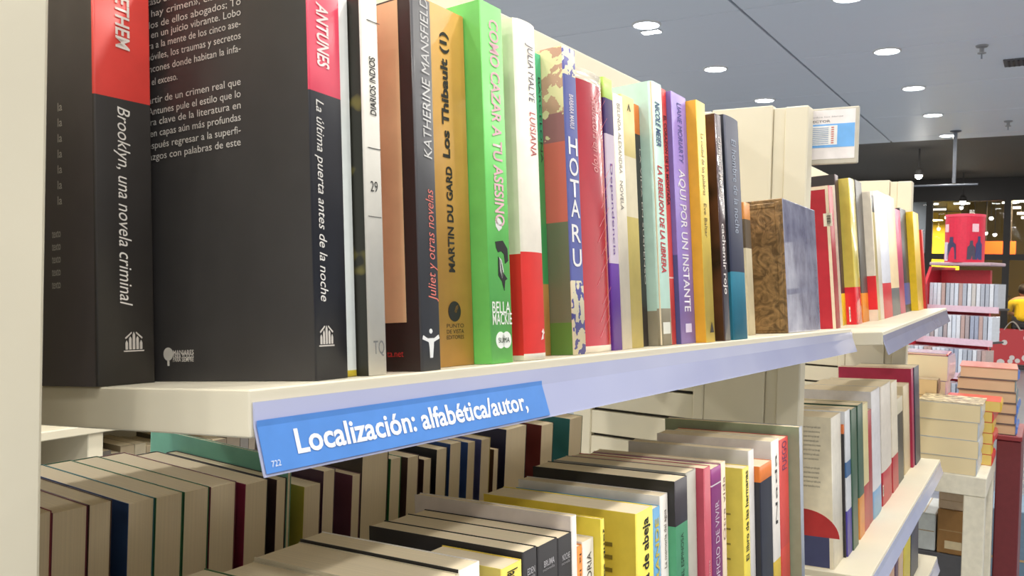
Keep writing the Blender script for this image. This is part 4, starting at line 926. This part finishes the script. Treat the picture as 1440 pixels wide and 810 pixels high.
def spot(px, py, ptop, X, label, energy=4):
    q = hit_x(px, py, X); r = empty('hanging_bulb', q, label, 'spotlight', 'hanging spotlights')
    bm = bmesh.new(); add_cyl(bm, (0, 0, .06), (0, 0, V(0, 0, CEIL).z - q.z), .012); from_bm(bm, 'stem', mat((60, 58, 56), .5), r)
    bm = bmesh.new(); add_lathe(bm, [(.02, .10), (.05, .06), (.06, .0), (.055, -.005)], seg=20); from_bm(bm, 'shade', mat((70, 68, 66), .5), r)
    bm = bmesh.new(); bmesh.ops.create_uvsphere(bm, u_segments=16, v_segments=10, radius=.045, matrix=Matrix.Translation((0, 0, -.012))); from_bm(bm, 'bulb', glow2, r, smooth=True)
    light('spot_lamp', 'POINT', q - Vector((0, 0, .08)), energy, (1, .93, .8), .05)
spot(1292, 246, 0, 12.6, 'bright hanging spotlight under the dark ceiling above the far upright')
spot(1354, 283, 0, 15.6, 'bright bulb on a stem standing in for a reflection before the yellow glass above the red drum')  # glowing bulb and lamp added in place of a reflection
q = hit_z(1344, 184, CEIL); pl = empty('ceiling_pole', q, 'slim steel pole hanging from the ceiling edge beside the last downlight', 'pole')
bm = bmesh.new(); add_cyl(bm, (0, 0, -.001), (0, 0, -.62), .02); from_bm(bm, 'pole_tube', chrome, pl); bm = bmesh.new(); add_cyl(bm, (0, -.25, -.635), (0, .45, -.635), .012); from_bm(bm, 'cross_bar', chrome, pl)
bm = bmesh.new(); add_lathe(bm, [(.06, 0), (.06, -.01), (.03, -.02)], seg=16); from_bm(bm, 'pole_flange', chrome, pl)

# ---------------------------------------------------------------- the lit hall behind the glass
strip_m = bpy.data.materials.new('strip_glow'); strip_m.use_nodes = True
g_ = strip_m.node_tree.nodes['Principled BSDF']; g_.inputs['Emission Color'].default_value = (1, .95, .8, 1); g_.inputs['Emission Strength'].default_value = 6
k = 0
for X in (17.5, 19, 20.5, 22):
    for Y in (1.75, 2.35, .85, .45, -.3):
        r = empty('strip_light', V(X, Y, CEIL - .02), 'white hall strip light, %s row behind the glass, %s from the yellow side' % (ordn[int((X - 17.5) / 1.5)], ordn[(1, 0, 2, 3, 4)[k % 5]]), 'strip light', 'strip lights in the hall'); k += 1
        box('housing', (-.05, -.16, -.05), (.05, .16, .0), mat((150, 146, 130), .5), r); box('tube', (-.04, -.15, -.075), (.04, .15, -.0505), strip_m, r)
cn = empty('counter', V(19.6, 1.3, FZ), 'orange lit counter behind the glass wall', 'counter')
box('counter_front', (-.3, -.5, 0), (.3, .5, .95), mat((110, 70, 40), .5), cn); box('counter_top', (-.33, -.53, .951), (.33, .53, 1.0), mat((60, 46, 38), .4), cn)
sgn = empty('lit_sign', V(18.0, .92, .56), 'glowing orange panel hanging behind the glass', 'lit panel')
om = bpy.data.materials.new('orange_glow'); om.use_nodes = True; g_ = om.node_tree.nodes['Principled BSDF']; g_.inputs['Base Color'].default_value = lin((240, 90, 20)); g_.inputs['Emission Color'].default_value = lin((250, 96, 20)); g_.inputs['Emission Strength'].default_value = .9
box('panel_face', (-.02, -.28, .0), (.0, .28, .24), om, sgn, bevel=.004); box('panel_case', (.001, -.29, -.01), (.06, .29, .25), mat((60, 40, 30), .5), sgn)
bm = bmesh.new(); add_cyl(bm, (.03, -.2, .25), (.03, -.2, 1.24), .008); add_cyl(bm, (.03, .2, .25), (.03, .2, 1.24), .008); from_bm(bm, 'hanger', mat((60, 50, 44), .5), sgn)
structure(box('wall_pale', V(17.6, 2.06, FZ), V(17.7, 6.5, CEIL - .02), mat((126, 132, 140), .6)))

# ---------------------------------------------------------------- seated person in yellow behind the glass
pr = empty('person', V(18.5, .50, FZ), 'person in a yellow top with dark hair sitting behind the glass wall', 'person')
def skin(name, verts, edges, radii, m, parent, sub=2, root=0):
    me = bpy.data.meshes.new(name); me.from_pydata(verts, edges, []); o = link(name, me, m, parent)
    mod = o.modifiers.new('skin', 'SKIN')
    for v, r in zip(me.skin_vertices[0].data, radii): v.radius = r if isinstance(r, tuple) else (r, r)
    me.skin_vertices[0].data[root].use_root = True
    o.modifiers.new('smooth', 'SUBSURF').levels = sub; o.modifiers['smooth'].render_levels = sub
    return o
skin_m = mat((198, 146, 116), .55); yel = mat((236, 196, 30), .7); dk = mat((44, 46, 60), .7); hair = mat((36, 28, 24), .6)
bv = [(0, 0, .50), (0, 0, .66), (.01, 0, .82), (.02, 0, .92), (.03, 0, .99), (.05, 0, 1.06), (.055, 0, 1.13),
      (.0, .18, .91), (.03, .25, .70), (.24, .20, .66), (.34, .17, .66),
      (.0, -.18, .91), (.03, -.25, .70), (.24, -.20, .66), (.34, -.17, .66),
      (.02, .10, .49), (.42, .13, .50), (.42, .13, .10), (.52, .14, .045),
      (.02, -.10, .49), (.42, -.13, .50), (.42, -.13, .10), (.52, -.14, .045)]
be = [(0, 1), (1, 2), (2, 3), (3, 4), (4, 5), (5, 6), (3, 7), (7, 8), (8, 9), (9, 10), (3, 11), (11, 12), (12, 13), (13, 14), (0, 15), (15, 16), (16, 17), (17, 18), (0, 19), (19, 20), (20, 21), (21, 22)]
brd = [(.11, .14), (.10, .13), (.11, .15), (.09, .12), .05, (.085, .075), (.08, .07), .055, .045, .038, .03, .055, .045, .038, .03, .085, .065, .045, .035, .085, .065, .045, .035]
skin('body', bv, be, brd, skin_m, pr)
ti = [0, 1, 2, 3, 7, 8, 11, 12]
skin('yellow_top', [bv[i] for i in ti], [(0, 1), (1, 2), (2, 3), (3, 4), (4, 5), (3, 6), (6, 7)], [(.135, .165), (.125, .155), (.135, .175), (.11, .145), .085, .07, .085, .07], yel, pr)
li = [0, 15, 16, 17, 19, 20, 21]
skin('trousers', [bv[i] for i in li], [(0, 1), (1, 2), (2, 3), (0, 4), (4, 5), (5, 6)], [(.13, .15), .10, .08, .062, .10, .08, .062], dk, pr)
bm = bmesh.new(); bmesh.ops.create_uvsphere(bm, u_segments=20, v_segments=14, radius=1, matrix=Matrix.Translation((.035, 0, 1.135)) @ Matrix.Diagonal((.112, .098, .105, 1))); from_bm(bm, 'hair', hair, pr, smooth=True)
bm = bmesh.new()
for sy in (-1, 1): bmesh.ops.create_uvsphere(bm, u_segments=8, v_segments=6, radius=.011, matrix=Matrix.Translation((.138, sy * .032, 1.095)))
from_bm(bm, 'eyes', mat((40, 34, 30), .3), pr)
bm = bmesh.new(); prism(bm, [(.132, 0, 1.105), (.165, 0, 1.065), (.135, 0, 1.055)], (0, 1, 0), .018); from_bm(bm, 'nose', skin_m, pr)
st = empty('stool', V(18.5, .50, FZ), 'dark stool under the person in yellow', 'stool')
bm = bmesh.new(); add_lathe(bm, [(.17, .315), (.18, .33), (.17, .345)], seg=24); from_bm(bm, 'seat', dk, st)
for a in range(4):
    bm = bmesh.new(); add_cyl(bm, (.14 * math.cos(a * PI/2 + .78), .14 * math.sin(a * PI/2 + .78), 0), (.10 * math.cos(a * PI/2 + .78), .10 * math.sin(a * PI/2 + .78), .315), .014, seg=10); from_bm(bm, 'leg', mat((90, 84, 80), .5), st)

# small lamps and glints in the hall
for i, (px, py, X) in enumerate(((1362, 305, 19), (1370, 322, 18), (1352, 292, 20), (1394, 307, 19), (1386, 328, 18.5), (1399, 330, 20), (1331, 306, 21.4), (1320, 322, 23))):
    q = hit_x(px, py, X); r = empty('pendant_lamp', q, 'small warm pendant lamp in the hall, %s of a scatter behind the glass' % ordn[i], 'pendant lamp', 'pendant lamps in the hall')
    bm = bmesh.new(); bmesh.ops.create_uvsphere(bm, u_segments=12, v_segments=8, radius=.035); from_bm(bm, 'bulb', glow2, r, smooth=True)
    bm = bmesh.new(); add_cyl(bm, (0, 0, .04), (0, 0, CEIL + CZ - q.z), .006, seg=8); add_cyl(bm, (0, 0, .02), (0, 0, .06), .04, .02, seg=12); from_bm(bm, 'cord', mat((60, 50, 40), .5), r)
for i, (px, py) in enumerate(((1424, 285), (1430, 292), (1436, 300), (1442, 306))):  # glowing bars added to stand in for white reflections in the end pane
    q = hit_x(px, py, 18.2); r = empty('reflection_bar', q, 'short white glowing bar standing in for a reflection in the dark end pane, %s from the top' % ordn[i], 'reflection bar', 'reflection bars behind the end pane')
    box('bar', (-.02, -.06, -.018), (.0, .06, .018), strip_m, r); box('backplate', (.0005, -.07, -.03), (.02, .07, .03), mat((60, 54, 50), .5), r)
    bm = bmesh.new(); add_cyl(bm, (.01, 0, .03), (.01, 0, CEIL + CZ - q.z), .005, seg=8); from_bm(bm, 'hanger', mat((60, 50, 40), .5), r)
# patterned bag standing behind the disc rack
q = hit_x(1440, 512, 14.5); bg = empty('gift_bag', Vector((14.5, .52, 0)), 'red and white patterned paper bag standing on a low box behind the disc rack', 'bag')
pm = bpy.data.materials.new('bag_print'); pm.use_nodes = True
nt = pm.node_tree; b = nt.nodes['Principled BSDF']; tc = nt.nodes.new('ShaderNodeTexCoord'); vz = nt.nodes.new('ShaderNodeTexVoronoi'); vz.inputs['Scale'].default_value = 9; nt.links.new(tc.outputs['Object'], vz.inputs['Vector'])
rp = nt.nodes.new('ShaderNodeValToRGB'); rp.color_ramp.interpolation = 'CONSTANT'; rp.color_ramp.elements[0].color = lin((214, 206, 206)); rp.color_ramp.elements[1].color = lin((190, 44, 54)); rp.color_ramp.elements[1].position = .45
nt.links.new(vz.outputs['Distance'], rp.inputs['Fac']); nt.links.new(rp.outputs['Color'], b.inputs['Base Color'])
zb_ = q.z; bg.location = Vector((14.5, .52, zb_))
bm = bmesh.new()
A_ = [bm.verts.new(p) for p in ((-.15, -.25, 0), (.15, -.25, 0), (.15, .25, 0), (-.15, .25, 0))]; B_ = [bm.verts.new(p) for p in ((-.08, -.27, .5), (.08, -.27, .5), (.08, .27, .5), (-.08, .27, .5))]
bm.faces.new(A_[::-1])
for i in range(4): bm.faces.new((A_[i], A_[(i+1) % 4], B_[(i+1) % 4], B_[i]))
from_bm(bm, 'bag_body', pm, bg)
for sx in (-.08, .08):
    bm = bmesh.new(); pts = [Vector((sx, -.1 + .2 * i / 10, .49 + .12 * math.sin(PI * i / 10))) for i in range(11)]
    for a, c in zip(pts, pts[1:]): add_cyl(bm, a, c, .006, seg=8)
    from_bm(bm, 'handle', mat((190, 180, 170), .6), bg)
lb2 = empty('low_box', Vector((14.5, .52, 0)), 'dark low box under the patterned bag behind the disc rack', 'box')
box('box_body', (-.25, -.4, 0), (.25, .4, zb_ - .012), mat((70, 66, 68), .6), lb2, bevel=.006); box('box_lid', (-.26, -.41, zb_ - .0118), (.26, .41, zb_ - .0005), mat((84, 80, 82), .6), lb2)
# small oblong lamp beside the first downlight
q = hit_z(916, 44, CEIL); ol = empty('oblong_lamp', q, 'small oblong glowing lamp beside the downlight over the bright spines', 'ceiling light')
box('lamp_frame', (-.04, -.075, -.008), (.04, .075, -.0005), white_paint, ol, bevel=.002); box('lamp_lens', (-.03, -.065, -.012), (.03, .065, -.0082), lamp_glow, ol)
